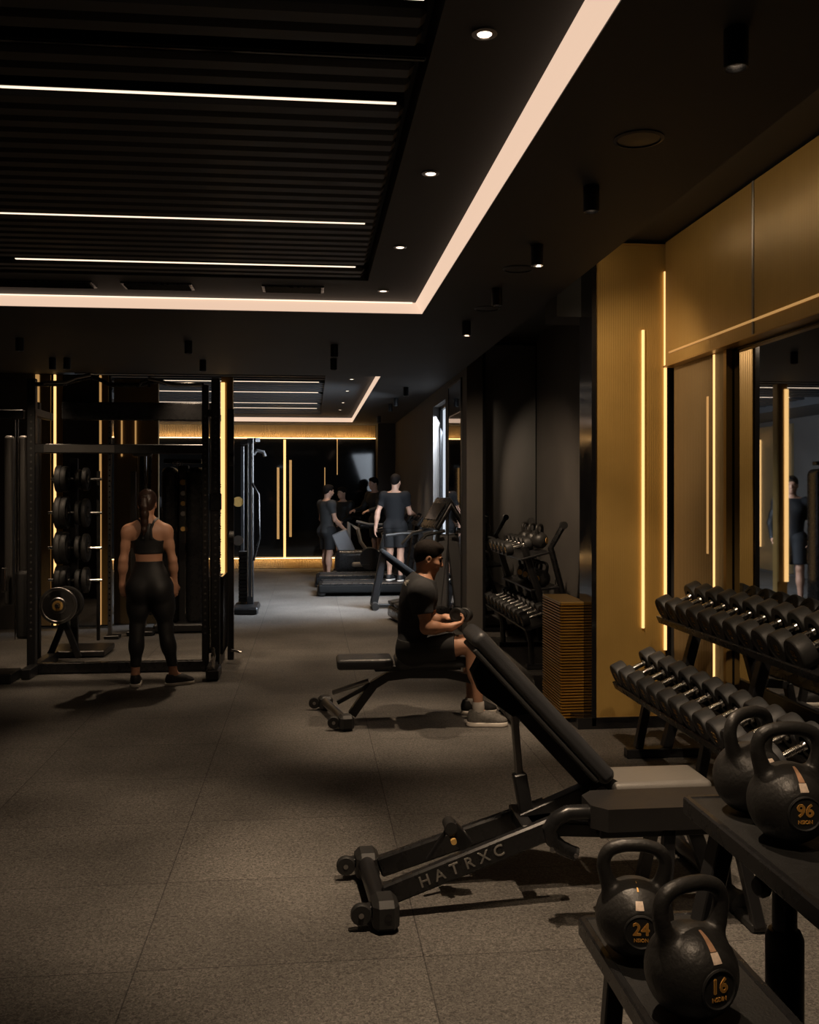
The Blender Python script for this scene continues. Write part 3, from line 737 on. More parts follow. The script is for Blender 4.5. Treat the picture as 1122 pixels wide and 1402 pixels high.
def pos_word(i): return ('first', 'second', 'third', 'fourth', 'fifth', 'sixth', 'seventh', 'eighth', 'ninth', 'tenth', 'eleventh', 'twelfth', 'thirteenth')[i]
RT = math.radians(24)
# main rack
rk = thing('dumbbell_rack', 'long black two-tier dumbbell rack in front of the right wall mirror', 'rack', (2.2, 5.1, 0))
RY0, RY1 = 3.70, 5.92
def rack_tray(xc, zc):
    ex = V((math.cos(RT), 0, math.sin(RT))); ez = V((-math.sin(RT), 0, math.cos(RT))); R = Matrix((ex, V((0, 1, 0)), ez)).transposed(); c = V((xc, (RY0+RY1)/2, zc))
    m = MB()
    for u in (-.095, .095): m.box(c+ex*u, (.075, RY1-RY0, .012), R, .003)
    m.build('tray', M['black'], rk)
    m = MB().box(c+ex*(-.145)+ez*.01, (.02, RY1-RY0+.02, .05), R, .004); m.box(c+ex*.132+ez*.012, (.02, RY1-RY0+.02, .06), R, .004); m.build('tray_lip', M['satin'], rk)
    for yy in (RY0+.01, RY1-.01): MB().box(c+V((0, 0, 0))+ez*.002+V((0, yy-(RY0+RY1)/2, 0)), (.27, .02, .045), R, .004).build('end_plate', M['black'], rk)
LC, UC = (2.085, .455), (2.375, .872)
rack_tray(*LC); rack_tray(*UC)
for yy in (5.70, 4.80, 3.85):
    MB().beam((2.02, yy, .06), (2.10, yy, .44), .05, .05, (0, 1, 0)).build('leg', M['black'], rk)
    MB().beam((2.20, yy, .06), (2.42, yy, .86), .06, .06, (0, 1, 0)).build('upright', M['black'], rk)
    MB().box((2.2, yy, .03), (.52, .07, .055), None, .005).build('foot', M['black'], rk)
    MB().beam((2.10, yy, .43), (2.31, yy, .45), .05, .05, (0, 1, 0)).build('bracket', M['black'], rk)
MB().box((2.33, 5.0, .40), (.03, 1.9, .08), None, .004).build('cross_bar', M['black'], rk)
mats_lo = M['rubber_grey']
dl = dumbbell_proto(num='22', mat_head=M['rubber_grey']); du = dumbbell_proto(num='52', mat_head=M['rubber'])
RR = .080
def on_tray(c, u=0): return V((c[0], 0, c[1]))+V((-math.sin(RT), 0, math.cos(RT)))*(RR+.008)
b = on_tray(LC)
LOW = [5.82-.163*i for i in range(13)]
for i, y in enumerate(LOW):
    o = dl if i == 0 else dup(dl, (0, 0, 0)); o.location = (b.x, y, b.z); o.rotation_euler = (0, -RT, 0); o['group'] = 'dumbbells on the lower tier'
    o['label'] = 'grey-black dumbbell on the lower tier, %s from the gold column' % pos_word(i)
b = on_tray(UC)
for i in range(11):
    y = 5.80-.165*i
    o = du if i == 0 else dup(du, (0, 0, 0)); o.location = (b.x, y, b.z); o.rotation_euler = (0, -RT, 0); o['group'] = 'dumbbells on the upper tier'
    o['label'] = 'black dumbbell with gold mark on the upper tier, %s from the gold column' % pos_word(i)

# ---------------------------------------------------------- foreground bench
BY = 3.82; NY = 3.69
t = thing('weight_bench', 'black adjustable weight bench with raised backrest and lettered frame in the foreground', 'weight bench', (.9, BY, 0))
A = onY(661, 873, NY); B = onY(836, 1062, NY); A.y = B.y = BY
d = (B-A).normalized(); nrm = V((d.z, 0, -d.x)); 
if nrm.z < 0: nrm = -nrm
R = Matrix((d, V((0, 1, 0)), d.cross(V((0, 1, 0))))).transposed()
bp = MB(); L = (B-A).length
bp.rbox((A+B)/2-nrm*.012, (L+.05, .27, .072), .03, R, 5); bp.build('backrest', M['leather'], t)
MB().rbox((A+B)/2-nrm*.055, (L-.03, .25, .022), .008, R, 2).build('backrest_board', M['rubber'], t)
MB().beam(A+d*.10-nrm*.085, B+d*.05-nrm*.085, .06, .05, (0, 1, 0)).build('backrest_beam', M['black'], t)
MB().prism([(0, 0), (.30, 0), (.26, -.06), (.10, -.09), (.02, -.06)], A+d*.08-nrm*.065+V((0, 0, 0)), d, nrm, .09).build('backrest_bracket', M['matte'], t)
s0 = onZ(846, 1078, .47); s1 = onZ(991, 1078, .47)
MB().rbox(((s0.x+s1.x)/2, BY+.02, .433), (s1.x-s0.x, .25, .075), .028, None, 5).build('seat', M['grey_pad'], t)
MB().box(((s0.x+s1.x)/2-.02, BY+.02, .385), (s1.x-s0.x-.08, .16, .03), None, .005).build('seat_board', M['black'], t)
MB().beam((.86, BY, .30), (s1.x-.02, BY, .37), .06, .06).build('main_beam', M['black'], t)
# rear rails
rail = [(0, 0)]
for yy, nm in ((3.665, 'rail'), (3.945, 'rail')):
    a = V((.285, yy, .085)); b2 = V((.99, yy+(.03 if yy < BY else -.05), .325))
    MB().beam(a, b2, .085, .042, (0, 1, 0), .008).build(nm, M['satin'], t)
MB().beam((.86, 3.69, .30), (.86, 3.95, .30), .05, .05).build('cross_bar', M['black'], t)
MB().beam((.86, BY, .30), (1.16, BY, .42), .07, .06, (0, 1, 0)).build('pivot_arm', M['black'], t)
MB().prism([(-.05, -.06), (.12, -.05), (.16, .03), (.06, .09), (-.02, .05)], (1.15, BY-.07, .40), (1, 0, 0), (0, 0, 1), .012).build('pivot_plate', M['black'], t)
p = onY(826, 1087, BY-.09)
MB().lathe([(.026, 0), (.026, .012), (.012, .014), (.001, .016)], (p.x, BY-.07, p.z), (0, -1, 0), 18).build('pivot_bolt', M['steel'], t)
# text on near rail
tx = MB(); ra = V((.285, 3.665, .085)); rb = V((.99, 3.695, .325)); rd = (rb-ra).normalized(); up_ = V((-rd.z, 0, rd.x)).normalized(); out = rd.cross(up_).normalized()
if out.y > 0: out = -out
ex_ = rd; ey_ = up_
for k_, ch in enumerate('HATRXC'):
    text_on(tx, ch, .062, ra+rd*(.165+.062*k_)+out*.0225, ex_, out.cross(ex_) if (out.cross(ex_)).z > 0 else ex_.cross(out), .0006)
tx.build('lettering', M['white'], t, 0)
# T bar with wheels
MB().cyl((.262, 3.62, .075), (.235, 4.02, .075), .036, seg=18).build('rear_bar', M['black'], t)
for (px_, py_, yy) in ((.285, 0, 3.575), (.245, 0, 4.045)):
    MB().box((px_-.005, yy, .062), (.10, .13, .118), rotm(0, 0, .06), .022).build('foot_block', M['rubber'], t)
    m = MB().lathe([(.010, 0), (.036, 0), (.040, .008), (.040, .026), (.036, .034), (.01, .034)], (px_-.095, yy-.03, .062), (0, 1, 0), 22)
    wl = m.build('wheel', M['rubber'], t)
    MB().cyl((px_-.095, yy-.034, .062), (px_-.095, yy+.01, .062), .010, seg=12).build('axle', M['steel'], wl)
    MB().beam((px_-.095, yy+.015, .064), (px_-.03, yy+.015, .075), .03, .05, (0, 1, 0)).build('wheel_bracket', M['black'], t)
    MB().cyl((px_+.004, yy-.067, .065), (px_+.004, yy-.058, .065), .014, seg=8).build('cap', M['gloss'], t)
# ladder catch on the rails
q0 = onY(640, 1158, 3.80); q1 = onY(616, 1130, 3.80); q2 = onY(585, 1178, 3.80)
MB().beam(q0, q1, .06, .05, (0, 1, 0)).build('catch', M['black'], t)
MB().beam(q1, q2, .016, .016, (0, 1, 0)).build('catch_rod', M['black'], t)
MB().cyl((q1.x, 3.76, q1.z), (q1.x, 3.84, q1.z), .025, seg=16).build('catch_roller', M['rubber'], t)
MB().cyl((q1.x+.01, 3.75, q1.z-.05), (q1.x+.01, 3.79, q1.z-.05), .012, seg=12).build('bolt', M['goldprint'], t)
# strut
u0 = onY(702, 950, BY); u1 = onY(711, 1058, BY); u2 = onY(722, 1118, BY)
MB().beam(u0, u1+(u1-u0)*.15, .03, .028, (0, 1, 0), .005).build('strut', M['steel'], t)
MB().cyl((u0.x, BY-.03, u0.z), (u0.x, BY+.03, u0.z), .025, seg=16).build('strut_pivot', M['steel'], t)
MB().beam(u1, u2, .055, .05, (0, 1, 0), .006).build('strut_sleeve', M['black'], t)
MB().beam(u0+V((0, 0, .0)), A+d*.2-nrm*.08, .03, .05, (0, 1, 0)).build('strut_bracket', M['black'], t)
# front leg
MB().beam((s1.x-.10, BY, .38), (s1.x+.02, BY, .06), .06, .05, (0, 1, 0)).build('front_leg', M['black'], t)
MB().cyl((s1.x+.03, 3.55, .05), (s1.x+.03, 4.2, .05), .03, seg=16).build('front_bar', M['black'], t)
for yy in (3.55, 4.2): MB().lathe([(.02, -.03), (.042, -.025), (.045, 0), (.042, .025), (.02, .03)], (s1.x+.03, yy, .046), (0, 1, 0), 18).build('foot_cap', M['rubber'], t)

# near flat bench with curved tube handle
t = thing('flat_bench', 'low flat bench with a dark pad and bent tube handle, beside the lettered bench', 'weight bench', (1.35, 3.53, 0))
f0 = onZ(812, 1106, .47); 
X0 = f0.x; X1 = X0+.62
MB().prism([(X0, -.06), (X0+.05, -.115), (X1, -.115), (X1, .115), (X0+.05, .115), (X0, .06)], (0, 3.53, .428), (1, 0, 0), (0, 1, 0), .085).build('pad', M['pad_dark'], t, 20)
MB().box(((X0+X1)/2, 3.53, .37), (.56, .16, .04), None, .005).build('pad_board', M['black'], t)
hp = [onY(a, b, 3.50) for a, b in ((830, 1114), (800, 1112), (778, 1113), (762, 1121), (753, 1135), (757, 1150), (770, 1161), (786, 1168))]
MB().tube(hp, .030, 14, scale=[1, 1, 1, 1, 1, .95, .9, .85]).build('tube_handle', M['satin'], t)
MB().cyl(hp[-1], hp[-1]+V((.010, 0, -.004)), .027, seg=16).build('tube_cap', M['rubber'], t)
MB().beam(onY(752, 1133, 3.53), onY(830, 1135, 3.53), .05, .05).build('side_beam', M['black'], t)
for q in (hp[-1]+V((0, -.026, 0)), hp[-3]+V((-.01, -.026, -.025))): MB().cyl(q, q+V((0, -.008, 0)), .008, seg=10).build('bolt', M['steel'], t)
for (xa, xb) in ((X0+.30, X0+.25), (X1-.06, X1+.0)):
    for yy in (3.46, 3.60): MB().beam((xa, yy, .38), (xb, yy+(yy-3.53)*1.0, .02), .045, .04, (0, 1, 0)).build('leg', M['black'], t)
    MB().box((xb, 3.53, .018), (.06, .30, .035), None, .006).build('foot', M['rubber'], t)

# ---------------------------------------------------------- seated man's bench
SY = 6.78
t = thing('weight_bench', 'flat black weight bench the seated man sits on', 'weight bench', (.75, SY, 0))
def PM(a, b_, y=SY): return onY(a, b_, y)
a, b2 = PM(461, 903), PM(537, 903)
MB().rbox(((a.x+b2.x)/2, SY, .43), (b2.x-a.x, .27, .075), .025, None, 4).build('back_pad', M['leather'], t)
a, b2 = PM(541, 900), PM(640, 900)
MB().rbox(((a.x+b2.x)/2, SY, .435), (b2.x-a.x, .29, .08), .035, None, 4).build('seat', M['leather'], t)
fp = [PM(x, y) for x, y in ((482, 978), (497, 957), (512, 937), (530, 926), (560, 922), (610, 922), (640, 928), (670, 938), (690, 950))]
MB().sweep(fp, [(-.03, -.03), (.03, -.03), (.03, .03), (-.03, .03)], (0, 1, 0)).build('frame', M['black'], t, 40)
MB().beam(PM(690, 946), PM(697, 985), .05, .05, (0, 1, 0)).build('front_leg', M['black'], t)
MB().box(((a.x+b2.x)/2-.1, SY, .385), (.62, .1, .04), None, .005).build('pad_rail', M['black'], t)
MB().cyl((.23, 6.55, .07), (.10, 7.2, .07), .032, seg=14).build('rear_bar', M['steel'], t)
for (x, y) in ((.245, 6.56), (.115, 7.18)):
    MB().box((x, y, .055), (.10, .11, .105), rotm(0, 0, .2), .02).build('foot_block', M['rubber'], t)
    w_ = MB().lathe([(.01, 0), (.038, 0), (.042, .008), (.042, .026), (.038, .034), (.01, .034)], (x-.085, y-.02, .055), (0, 1, 0), 18).build('wheel', M['rubber'], t)
    MB().cyl((x-.085, y-.024, .055), (x-.085, y+.02, .055), .012, seg=10).build('axle', M['steel'], w_)
MB().cyl(PM(455, 948), PM(505, 932), .018, seg=10).build('catch_rod', M['steel'], t)
MB().beam(PM(462, 962), PM(520, 930), .03, .03, (0, 1, 0)).build('catch', M['black'], t)
x_ = PM(697, 985).x
MB().cyl((x_, 6.55, .04), (x_, 7.05, .04), .035, seg=14).build('front_bar', M['rubber'], t)

# ---------------------------------------------------------- gold slatted bin
t = thing('slatted_bin', 'square gold ribbed bin standing left of the gold column', 'bin', (1.9, 6.95, 0))
X0, X1, Y0, Y1 = 1.775, 1.955, 6.60, 7.12
MB().box(((X0+X1)/2, (Y0+Y1)/2, .43), (X1-X0-.02, Y1-Y0-.02, .83), None, .004).build('core', M['gloss'], t)
z = .04; k = 0
sl = MB()
while z < .85:
    for s_ in ((((X0+X1)/2, Y0, z), (X1-X0, .014, .0125)), (((X0+X1)/2, Y1, z), (X1-X0, .014, .0125)), ((X0, (Y0+Y1)/2, z), (.014, Y1-Y0, .0125)), ((X1, (Y0+Y1)/2, z), (.014, Y1-Y0, .0125))): sl.box(*s_, None, .003)
    z += .0205
sl.build('slats', M['slat'], t)
MB().box(((X0+X1)/2, (Y0+Y1)/2, .853), (X1-X0+.01, Y1-Y0+.01, .014), None, .003).build('lid', M['gold_plain'], t)
MB().box(((X0+X1)/2, (Y0+Y1)/2, .012), (X1-X0-.03, Y1-Y0-.03, .024), None, .003).build('base', M['gloss'], t)

# ---------------------------------------------------------- storage rack by the pier
t = thing('storage_rack', 'black tiered storage rack in front of the dark pier, beside the gold bin', 'rack', (2.0, 9.2, 0))
for yy in (8.62, 9.92):
    MB().tube([(2.33, yy, .04), (2.20, yy, .45), (2.04, yy, .9), (1.97, yy, 1.13)], .035, 8).build('upright', M['black'], t)
    MB().tube([(2.45, yy, .06), (2.36, yy, .6), (2.22, yy, 1.12), (2.34, yy, 1.33)], .03, 8).build('rear_post', M['satin'], t)
    MB().tube([(2.04, yy, .03), (2.03, yy, .25), (1.98, yy, .45)], .028, 8).build('leg', M['black'], t)
    MB().box((2.22, yy, .025), (.46, .08, .045), None, .006).build('foot', M['black'], t)
    MB().cyl((2.34, yy-.03, 1.33), (2.34, yy+.03, 1.33), .035, seg=14).build('end_cap', M['rubber'], t)
def shelf(xc, zc, nm, tilt, y0=8.35, y1=10.0):
    R = rotm(0, -tilt, 0)
    MB().box((xc, (y0+y1)/2, zc), (.28, y1-y0, .02), R, .004).build(nm, M['black'], t)
shelf(2.02, .46, 'shelf', .3, 8.2, 10.1); shelf(2.06, 1.05, 'shelf', .25, 8.55, 9.95); shelf(2.17, .74, 'shelf', .1, 8.6, 9.95)
MB().beam((2.38, 8.62, .45), (2.38, 9.92, .45), .04, .05).build('cross_bar', M['black'], t)
d2 = dumbbell_proto('dumbbell', .066, .07, .12, '12', mat_head=M['rubber'])
for i in range(10):
    o = d2 if i == 0 else dup(d2, (0, 0, 0)); c_ = V((2.02, 0, .46))+V((-math.sin(.3), 0, math.cos(.3)))*.077
    o.location = (c_.x, 10.0-.185*i, c_.z); o.rotation_euler = (0, -.3, 0); o['group'] = 'dumbbells on the storage rack'
    o['label'] = 'dumbbell on the low shelf of the storage rack, %s from its far end' % pos_word(i)
for i in range(5):
    o = dup(d2, (0, 0, 0)); c_ = V((2.02, 0, 1.04))+V((-math.sin(.25), 0, math.cos(.25)))*.077
    o.location = (c_.x, 9.8-.19*i, c_.z); o.rotation_euler = (0, -.25, 0); o['group'] = 'dumbbells on top of the storage rack'
    o['label'] = 'gold-ended dumbbell on the top shelf of the storage rack, %s from its far end' % pos_word(i)
def plain_kb(loc, rz, s, label, grp):
    k_ = thing('kettlebell', label, 'kettlebell', (0, 0, 0), 0, grp); np_obj('body', KB[0], KB[1], M['iron'], k_, 0)
    MB().lathe([(.036, 0), (.036, .004), (.001, .004)], (0, -.0905, .098), (0, -1, 0), 20, False).build('badge', M['goldprint'], k_)
    k_.location = loc; k_.rotation_euler = (0, 0, rz); k_.scale = (s, s, s); return k_
kb1 = plain_kb((2.16, 8.72, .752), -.9, .8, 'small kettlebell on the middle shelf of the storage rack, nearest the gold bin', 'kettlebells on the storage rack')
for i, (y, z, x, lb) in enumerate(((8.95, .752, 2.16, 'small kettlebell on the middle shelf of the storage rack, second from the bin'), (9.2, .752, 2.16, 'small kettlebell on the middle shelf of the storage rack, third from the bin'), (9.45, .752, 2.16, 'small kettlebell on the middle shelf of the storage rack, farthest from the bin'), (8.85, 1.1, 2.17, 'kettlebell behind the top dumbbells of the storage rack, nearest'), (9.15, 1.1, 2.17, 'kettlebell behind the top dumbbells of the storage rack, middle one'), (9.45, 1.1, 2.17, 'kettlebell behind the top dumbbells of the storage rack, farthest'))):
    dup(kb1, (x, y, z), -.9 if i < 3 else .9, lb)

# ---------------------------------------------------------- functional rack at left
t = thing('power_rack', 'large black power rack with a tower at each side around the woman', 'power rack', (-1.7, 8.9, 0))
FYR = 8.85
xl, xr = onY(44, 800, FYR).x, onY(283, 800, FYR).x
def up_post(x, y, z1, w=.075, nm='upright', m='black'): return MB().box((x, y, z1/2), (w, w, z1), None, .006).build(nm, M[m], t)
up_post(xl, FYR, 2.66); up_post(xr-.01, FYR, 2.62, .06); up_post(xr+.085, FYR-.02, 2.68, .075)
xr2 = onY(316, 800, 9.4).x
up_post(xr2, 9.42, 2.45, .06)
up_post(-2.86, 8.75, 2.6); up_post(-2.62, 9.45, 2.5)
holes = MB()
for k in range(34):
    z = .35+k*.06
    for (x, y) in ((xl, FYR), (xr-.01, FYR), (xr+.085, FYR-.02)): holes.cyl((x, y-.040, z), (x, y-.032, z), .010, seg=8)
holes.build('holes', M['grey'], t)
MB().box(((xl+xr)/2, FYR, .055), (xr-xl, .07, .09), None, .006).build('floor_beam', M['satin'], t)
MB().box(((xl+xr)/2, FYR, 2.03), (xr-xl, .07, .085), None, .006).build('cross_beam', M['black'], t)
MB().box((xl+.42, FYR-.037, 2.03), (.62, .008, .07), None, .002).build('name_plate', M['grey'], t)
MB().box(((xl+xr)/2+.1, FYR+.35, 2.40), (xr-xl-.15, .06, .17), None, .01).build('header_panel', M['satin'], t)
# pull up bar with bent handles
zt = 2.60
pb = [onY(x, y, FYR-.02) for x, y in ((48, 526), (85, 526), (105, 520), (125, 516), (140, 521), (150, 527), (195, 527), (215, 522), (235, 526), (280, 527))]
MB().tube(pb, .020, 10).build('pull_up_bar', M['satin'], t)
hb = [onY(x, y, FYR-.25) for x, y in ((60, 524), (90, 523), (105, 517), (124, 513))]
MB().tube(hb, .016, 10).build('grip_handle', M['steel'], t)
hb = [onY(x, y, FYR-.25) for x, y in ((203, 518), (218, 521), (236, 527), (276, 527))]
MB().tube(hb, .016, 10).build('grip_handle', M['steel'], t)
hb = [onY(x, y, FYR-.1) for x, y in ((188, 530), (194, 523), (203, 521), (205, 530))]
MB().tube(hb, .015, 8).build('grip_handle', M['satin'], t)
for (x, y0, y1) in ((xl, FYR, 9.45), (xr+.05, 8.8, 9.42)):
    MB().box((x, (y0+y1)/2, 2.36), (.06, y1-y0, .07), None, .006).build('side_beam', M['black'], t)
    MB().box((x+.02, (y0+y1)/2-.1, .05), (.08, y1-y0+.35, .09), None, .008).build('side_foot', M['black'], t)
# right tower: shroud, cables, carriage, foot with chrome pin
MB().box((xr2-.04, 9.12, .50), (.03, .46, .72), None, .006).build('weight_guard', M['gloss'], t)
ws = MB()
for k in range(16): ws.box((xr+.06, 9.12, .16+k*.045), (.11, .30, .040), None, .003)
ws.build('weight_stack', M['rubber'], t)
for dx in (.03, .055): MB().cyl((xr+dx, FYR+.10, .2), (xr+dx, FYR+.10, 2.3), .009, seg=8).build('guide_rod', M['chrome'], t)
MB().cyl((xr+.035, FYR-.045, .4), (xr+.035, FYR-.045, 2.4), .004, seg=6).build('cable', M['steel'], t)
MB().box((xr+.085, FYR-.03, 1.55), (.10, .10, .16), None, .01).build('carriage', M['satin'], t)
ch = MB()
for k in range(44): ch.lathe([(.004, 0), (.009, .006), (.004, .012)], (xr+.125+.006*math.sin(k), FYR-.062, 1.72-k*.0125*1.6), (0, 0, 1), 6)
ch.build('chain', M['chrome'], t)
MB().box((xr+.10, 8.50, .05), (.11, .30, .095), None, .012).build('foot', M['black'], t)
pin = MB().lathe([(.008, 0), (.016, .02), (.012, .05), (.020, .09), (.022, .12), (.012, .15), (.015, .17), (.008, .19)], (xr+.105, 8.40, .098), (0, 0, 1), 14); pin.build('pin', M['chrome'], t)
MB().cyl((xr2+.02, 9.2, .13), (xr2+.12, 9.16, .11), .012, seg=10).build('peg', M['chrome'], t)
for zz in (1.2, 1.95): MB().cyl((xr2-.01, 9.36, zz), (xr2+.035, 9.36, zz), .06, seg=16).build('pulley', M['rubber'], t)
# left tower shrouds
for (px, w_) in ((13, .085), (32, .085)):
    x = onY(px, 700, 9.0).x; MB().rbox((x, 9.0, 1.38), (w_, .06, 1.55), .03, None, 3).build('weight_guard', M['grey'], t)
for px in (21, 25): 
    x = onY(px, 700, 8.95).x; MB().cyl((x, 8.95, .3), (x, 8.95, 2.3), .007, seg=8).build('guide_rod', M['chrome'], t)
MB().rbox((onY(35, 800, 8.95).x, 8.94, .62), (.13, .16, .62), .04, None, 3).build('weight_cover', M['rubber'], t)
MB().box((-2.75, 8.9, 2.34), (.35, .07, .08), None, .006).build('tower_beam', M['black'], t)
MB().box((-2.74, 8.55, .045), (.4, .3, .085), None, .008).build('foot', M['black'], t)
MB().box((onY(8, 800, 8.9).x, 8.85, .85), (.04, .06, .22), None, .01).build('carriage', M['chrome'], t)
for k in range(12):
    pass

# ---------------------------------------------------------- plate tree and plates
TY = 9.75
t = thing('plate_tree', 'black plate tree with horizontal pegs standing behind the rack at left', 'plate rack', (onY(98, 700, TY).x, TY, 0))
xc = onY(100, 700, TY).x
MB().box((xc, TY+.06, 1.0), (.07, .05, 1.95), None, .006).build('post', M['black'], t)
MB().box((onY(133, 700, TY).x, TY+.06, 1.0), (.03, .04, 1.7), None, .004).build('post', M['black'], t)
for k, py in enumerate((656, 702, 750, 794)):
    a = onY(66 if k else 70, py, TY); b2 = onY(140, py, TY)
    MB().cyl(a, b2, .014, seg=10).build('peg', M['chrome'], t)
for (px, py) in ((66, 904), (108, 900)):
    MB().beam(onY(88, 850, TY-.3), onY(px, py, TY-.32), .055, .05, (0, 1, 0)).build('leg', M['black'], t)
MB().beam(onY(87, 850, TY-.3), (xc, TY+.04, .55), .06, .06).build('arm', M['black'], t)
MB().box((xc+.05, TY+.15, .04), (.55, .5, .06), None, .01).build('base', M['black'], t)
pl = onY(82, 828, TY-.34)
MB().cyl((pl.x, TY-.46, pl.z), (pl.x, TY+.03, pl.z), .02, seg=12).build('peg', M['steel'], t)
def plate_proto(r, th, m, lm):
    o = thing('weight_plate', 'weight plate', 'weight plate', (0, 0, 0), 0, 'weight plates on the plate tree')
    MB().lathe([(.026, -th/2), (r*.4, -th/2), (r*.45, -th*.3), (r*.82, -th*.3), (r*.86, -th/2), (r*.97, -th/2), (r, -th*.35), (r, th*.35), (r*.97, th/2), (r*.86, th/2), (r*.82, th*.3), (r*.45, th*.3), (r*.4, th/2), (.026, th/2)], (0, 0, 0), (1, 0, 0), 36, False).build('disc', m, o)
    MB().lathe([(.026, -th/2-.002), (.05, -th/2-.002), (.05, th/2+.002), (.026, th/2+.002), (.026, -th/2-.002)], (0, 0, 0), (1, 0, 0), 20, False).build('hub', lm, o)
    return o
pp = plate_proto(.165, .055, M['rubber'], M['steel'])
first = True
for k, (py, rw) in enumerate(zip((656, 702, 750, 794), ('top', 'second', 'third', 'lowest'))):
    for j, px in enumerate((82, 90, 108, 118)):
        if k == 0 and j == 2: pass
        c_ = onY(px, py, TY); s_ = (1, .96, .72, .86)[j]*(.82 if k == 0 else 1)*(1 if k != 3 else .9)
        o = pp if first else dup(pp, (0, 0, 0)); first = False
        o.location = (c_.x, TY, c_.z-.165*s_+.165*s_); o.scale = (1 if j < 2 else .8, s_, s_)
        o['label'] = 'black weight plate on the %s peg of the plate tree, %s from left' % (rw, pos_word(j))
o = plate_proto(.175, .045, M['steel'], M['goldprint']); o.location = (pl.x, TY-.40, pl.z); o.rotation_euler = (0, 0, PI/2); o['label'] = 'silver-rimmed weight plate facing out low on the plate tree'
o = dup(pp, (pl.x+.05, TY-.30, pl.z+.01), PI/2, 'black weight plate behind the silver-rimmed one low on the plate tree'); o.scale = (1, 1.0, 1.0)
# perforated post
x = onY(150.5, 700, 10.9).x
t = thing('rack_upright', 'slim perforated steel upright beside the right gold strip of the partition', 'post', (x, 10.9, 0))
MB().box((x, 10.9, 1.28), (.04, .04, 2.5), None, .004).build('post', M['steel'], t)
MB().box((x+.03, 10.9, .02), (.16, .16, .04), None, .005).build('foot', M['black'], t)
hl_ = MB()
for k in range(38): hl_.cyl((x, 10.878, .2+k*.06), (x, 10.882, .2+k*.06), .009, seg=8)
hl_.build('holes', M['gloss'], t)

# ---------------------------------------------------------- black twin-shroud cable tower
ty = 11.45
t = thing('cable_tower', 'tall black cable tower with rounded twin shrouds behind the woman', 'cable machine', (onY(252, 700, ty).x, ty, 0))
for (pa, pb_) in ((223, 244), (257, 281)):
    a, b2 = onY(pa, 700, ty).x, onY(pb_, 700, ty).x
    MB().rbox(((a+b2)/2, ty, 1.0), (b2-a, .34, 1.86), .08, None, 5).build('shroud', M['satin'], t)
a = onY(251, 700, ty).x
MB().box((a, ty+.05, 1.0), (.12, .12, 1.9), None, .01).build('center_column', M['black'], t)
MB().box((a, ty, 2.0), (.44, .12, .05), None, .01).build('top_beam', M['black'], t)
MB().box((a, ty-.01, .06), (.62, .5, .1), None, .02).build('base', M['black'], t)
n = MB(); text_on(n, 'CDI', .075, (a-.06, ty-.062, 1.965), (1, 0, 0), (0, 0, 1)); n.build('lettering', M['white'], t, 0)
for k, zz in enumerate((1.75, 1.62, 1.5, 1.38, 1.2)): MB().cyl((a, ty-.03, zz), (a, ty-.012, zz), .028 if k else .035, seg=14).build('knob', M['steel'] if k % 2 else M['goldprint'], t)
MB().cyl((a+.03, ty-.03, .2), (a+.03, ty-.03, 1.9), .006, seg=6).build('cable', M['chrome'], t)
MB().tube([(a-.36, ty-.1, .2), (a-.38, ty-.1, 1.6), (a-.36, ty-.1, 2.1), (a-.3, ty-.1, 2.12)], .018, 8).build('guard_bar', M['satin'], t)
# pole with disc seat head (left of tower)
x = onY(195, 700, 11.2).x
t = thing('cable_machine', 'slim dark cable column with oval top plate between bronze panel and cable tower', 'cable machine', (x, 11.2, 0))
MB().box((x, 11.2, 1.05), (.05, .06, 2.1), None, .005).build('column', M['satin'], t)
MB().rbox((x+.0, 11.2, 2.08), (.22, .1, .07), .03, None, 3).build('top_plate', M['grey'], t)
MB().box((x-.10, 11.2, 1.0), (.06, .05, 1.75), None, .005).build('guide', M['grey'], t)
MB().box((x, 11.2, .03), (.3, .35, .05), None, .01).build('base', M['black'], t)
for dx in (-.04, .05): MB().cyl((x+dx, 11.16, .1), (x+dx, 11.16, 2.05), .006, seg=6).build('guide_rod', M['chrome'], t)

# ---------------------------------------------------------- cable machine by the back glass
cy = 13.2
xa, xb = onY(343, 700, cy).x, onY(330, 700, cy).x
t = thing('cable_machine', 'thin dark cable machine standing right of the gold post', 'cable machine', (xa, cy, 0))
MB().box((xa, cy, 1.2), (.09, .08, 2.35), None, .006).build('column', M['black'], t)
MB().box((xb, cy+.3, 1.15), (.05, .06, 2.25), None, .006).build('column', M['black'], t)
MB().beam((xb, cy+.3, 2.32), (xa+.1, cy, 2.35), .08, .06).build('top_beam', M['black'], t)
MB().tube([onY(347, 622, cy), onY(352, 617, cy), onY(361, 619, cy), onY(363, 625, cy)], .025, 8).build('arm', M['silver'], t)
MB().tube([(xa+.03, cy-.1, 1.75), (xa+.12, cy-.15, 1.6), (xa+.13, cy-.15, 1.0), (xa+.05, cy-.1, .7)], .018, 8).build('arm', M['satin'], t)
MB().box((xa-.05, cy-.05, .05), (.34, .7, .09), None, .02).build('base', M['black'], t)
MB().beam((xa-.25, cy-.35, .04), (xa+.12, cy-.42, .04), .08, .06).build('foot', M['black'], t)
ws = MB()
for k in range(14): ws.box(((xa+xb)/2-.02, cy+.15, .14+k*.05), (.16, .2, .045), None, .004)
ws.build('weight_stack', M['rubber'], t)
for k, zz in enumerate((1.15, .62)): MB().cyl(((xa+xb)/2-.10, cy-.02, zz+.35), ((xa+xb)/2-.10, cy-.05, zz+.35), .07, seg=18).build('pulley', M['goldprint' if k == 0 else 'steel'], t)
for k in range(2): MB().cyl((xa-.03+.05*k, cy-.06, .2), (xa-.03+.05*k, cy-.06, 2.3), .006, seg=6).build('cable', M['chrome'], t)

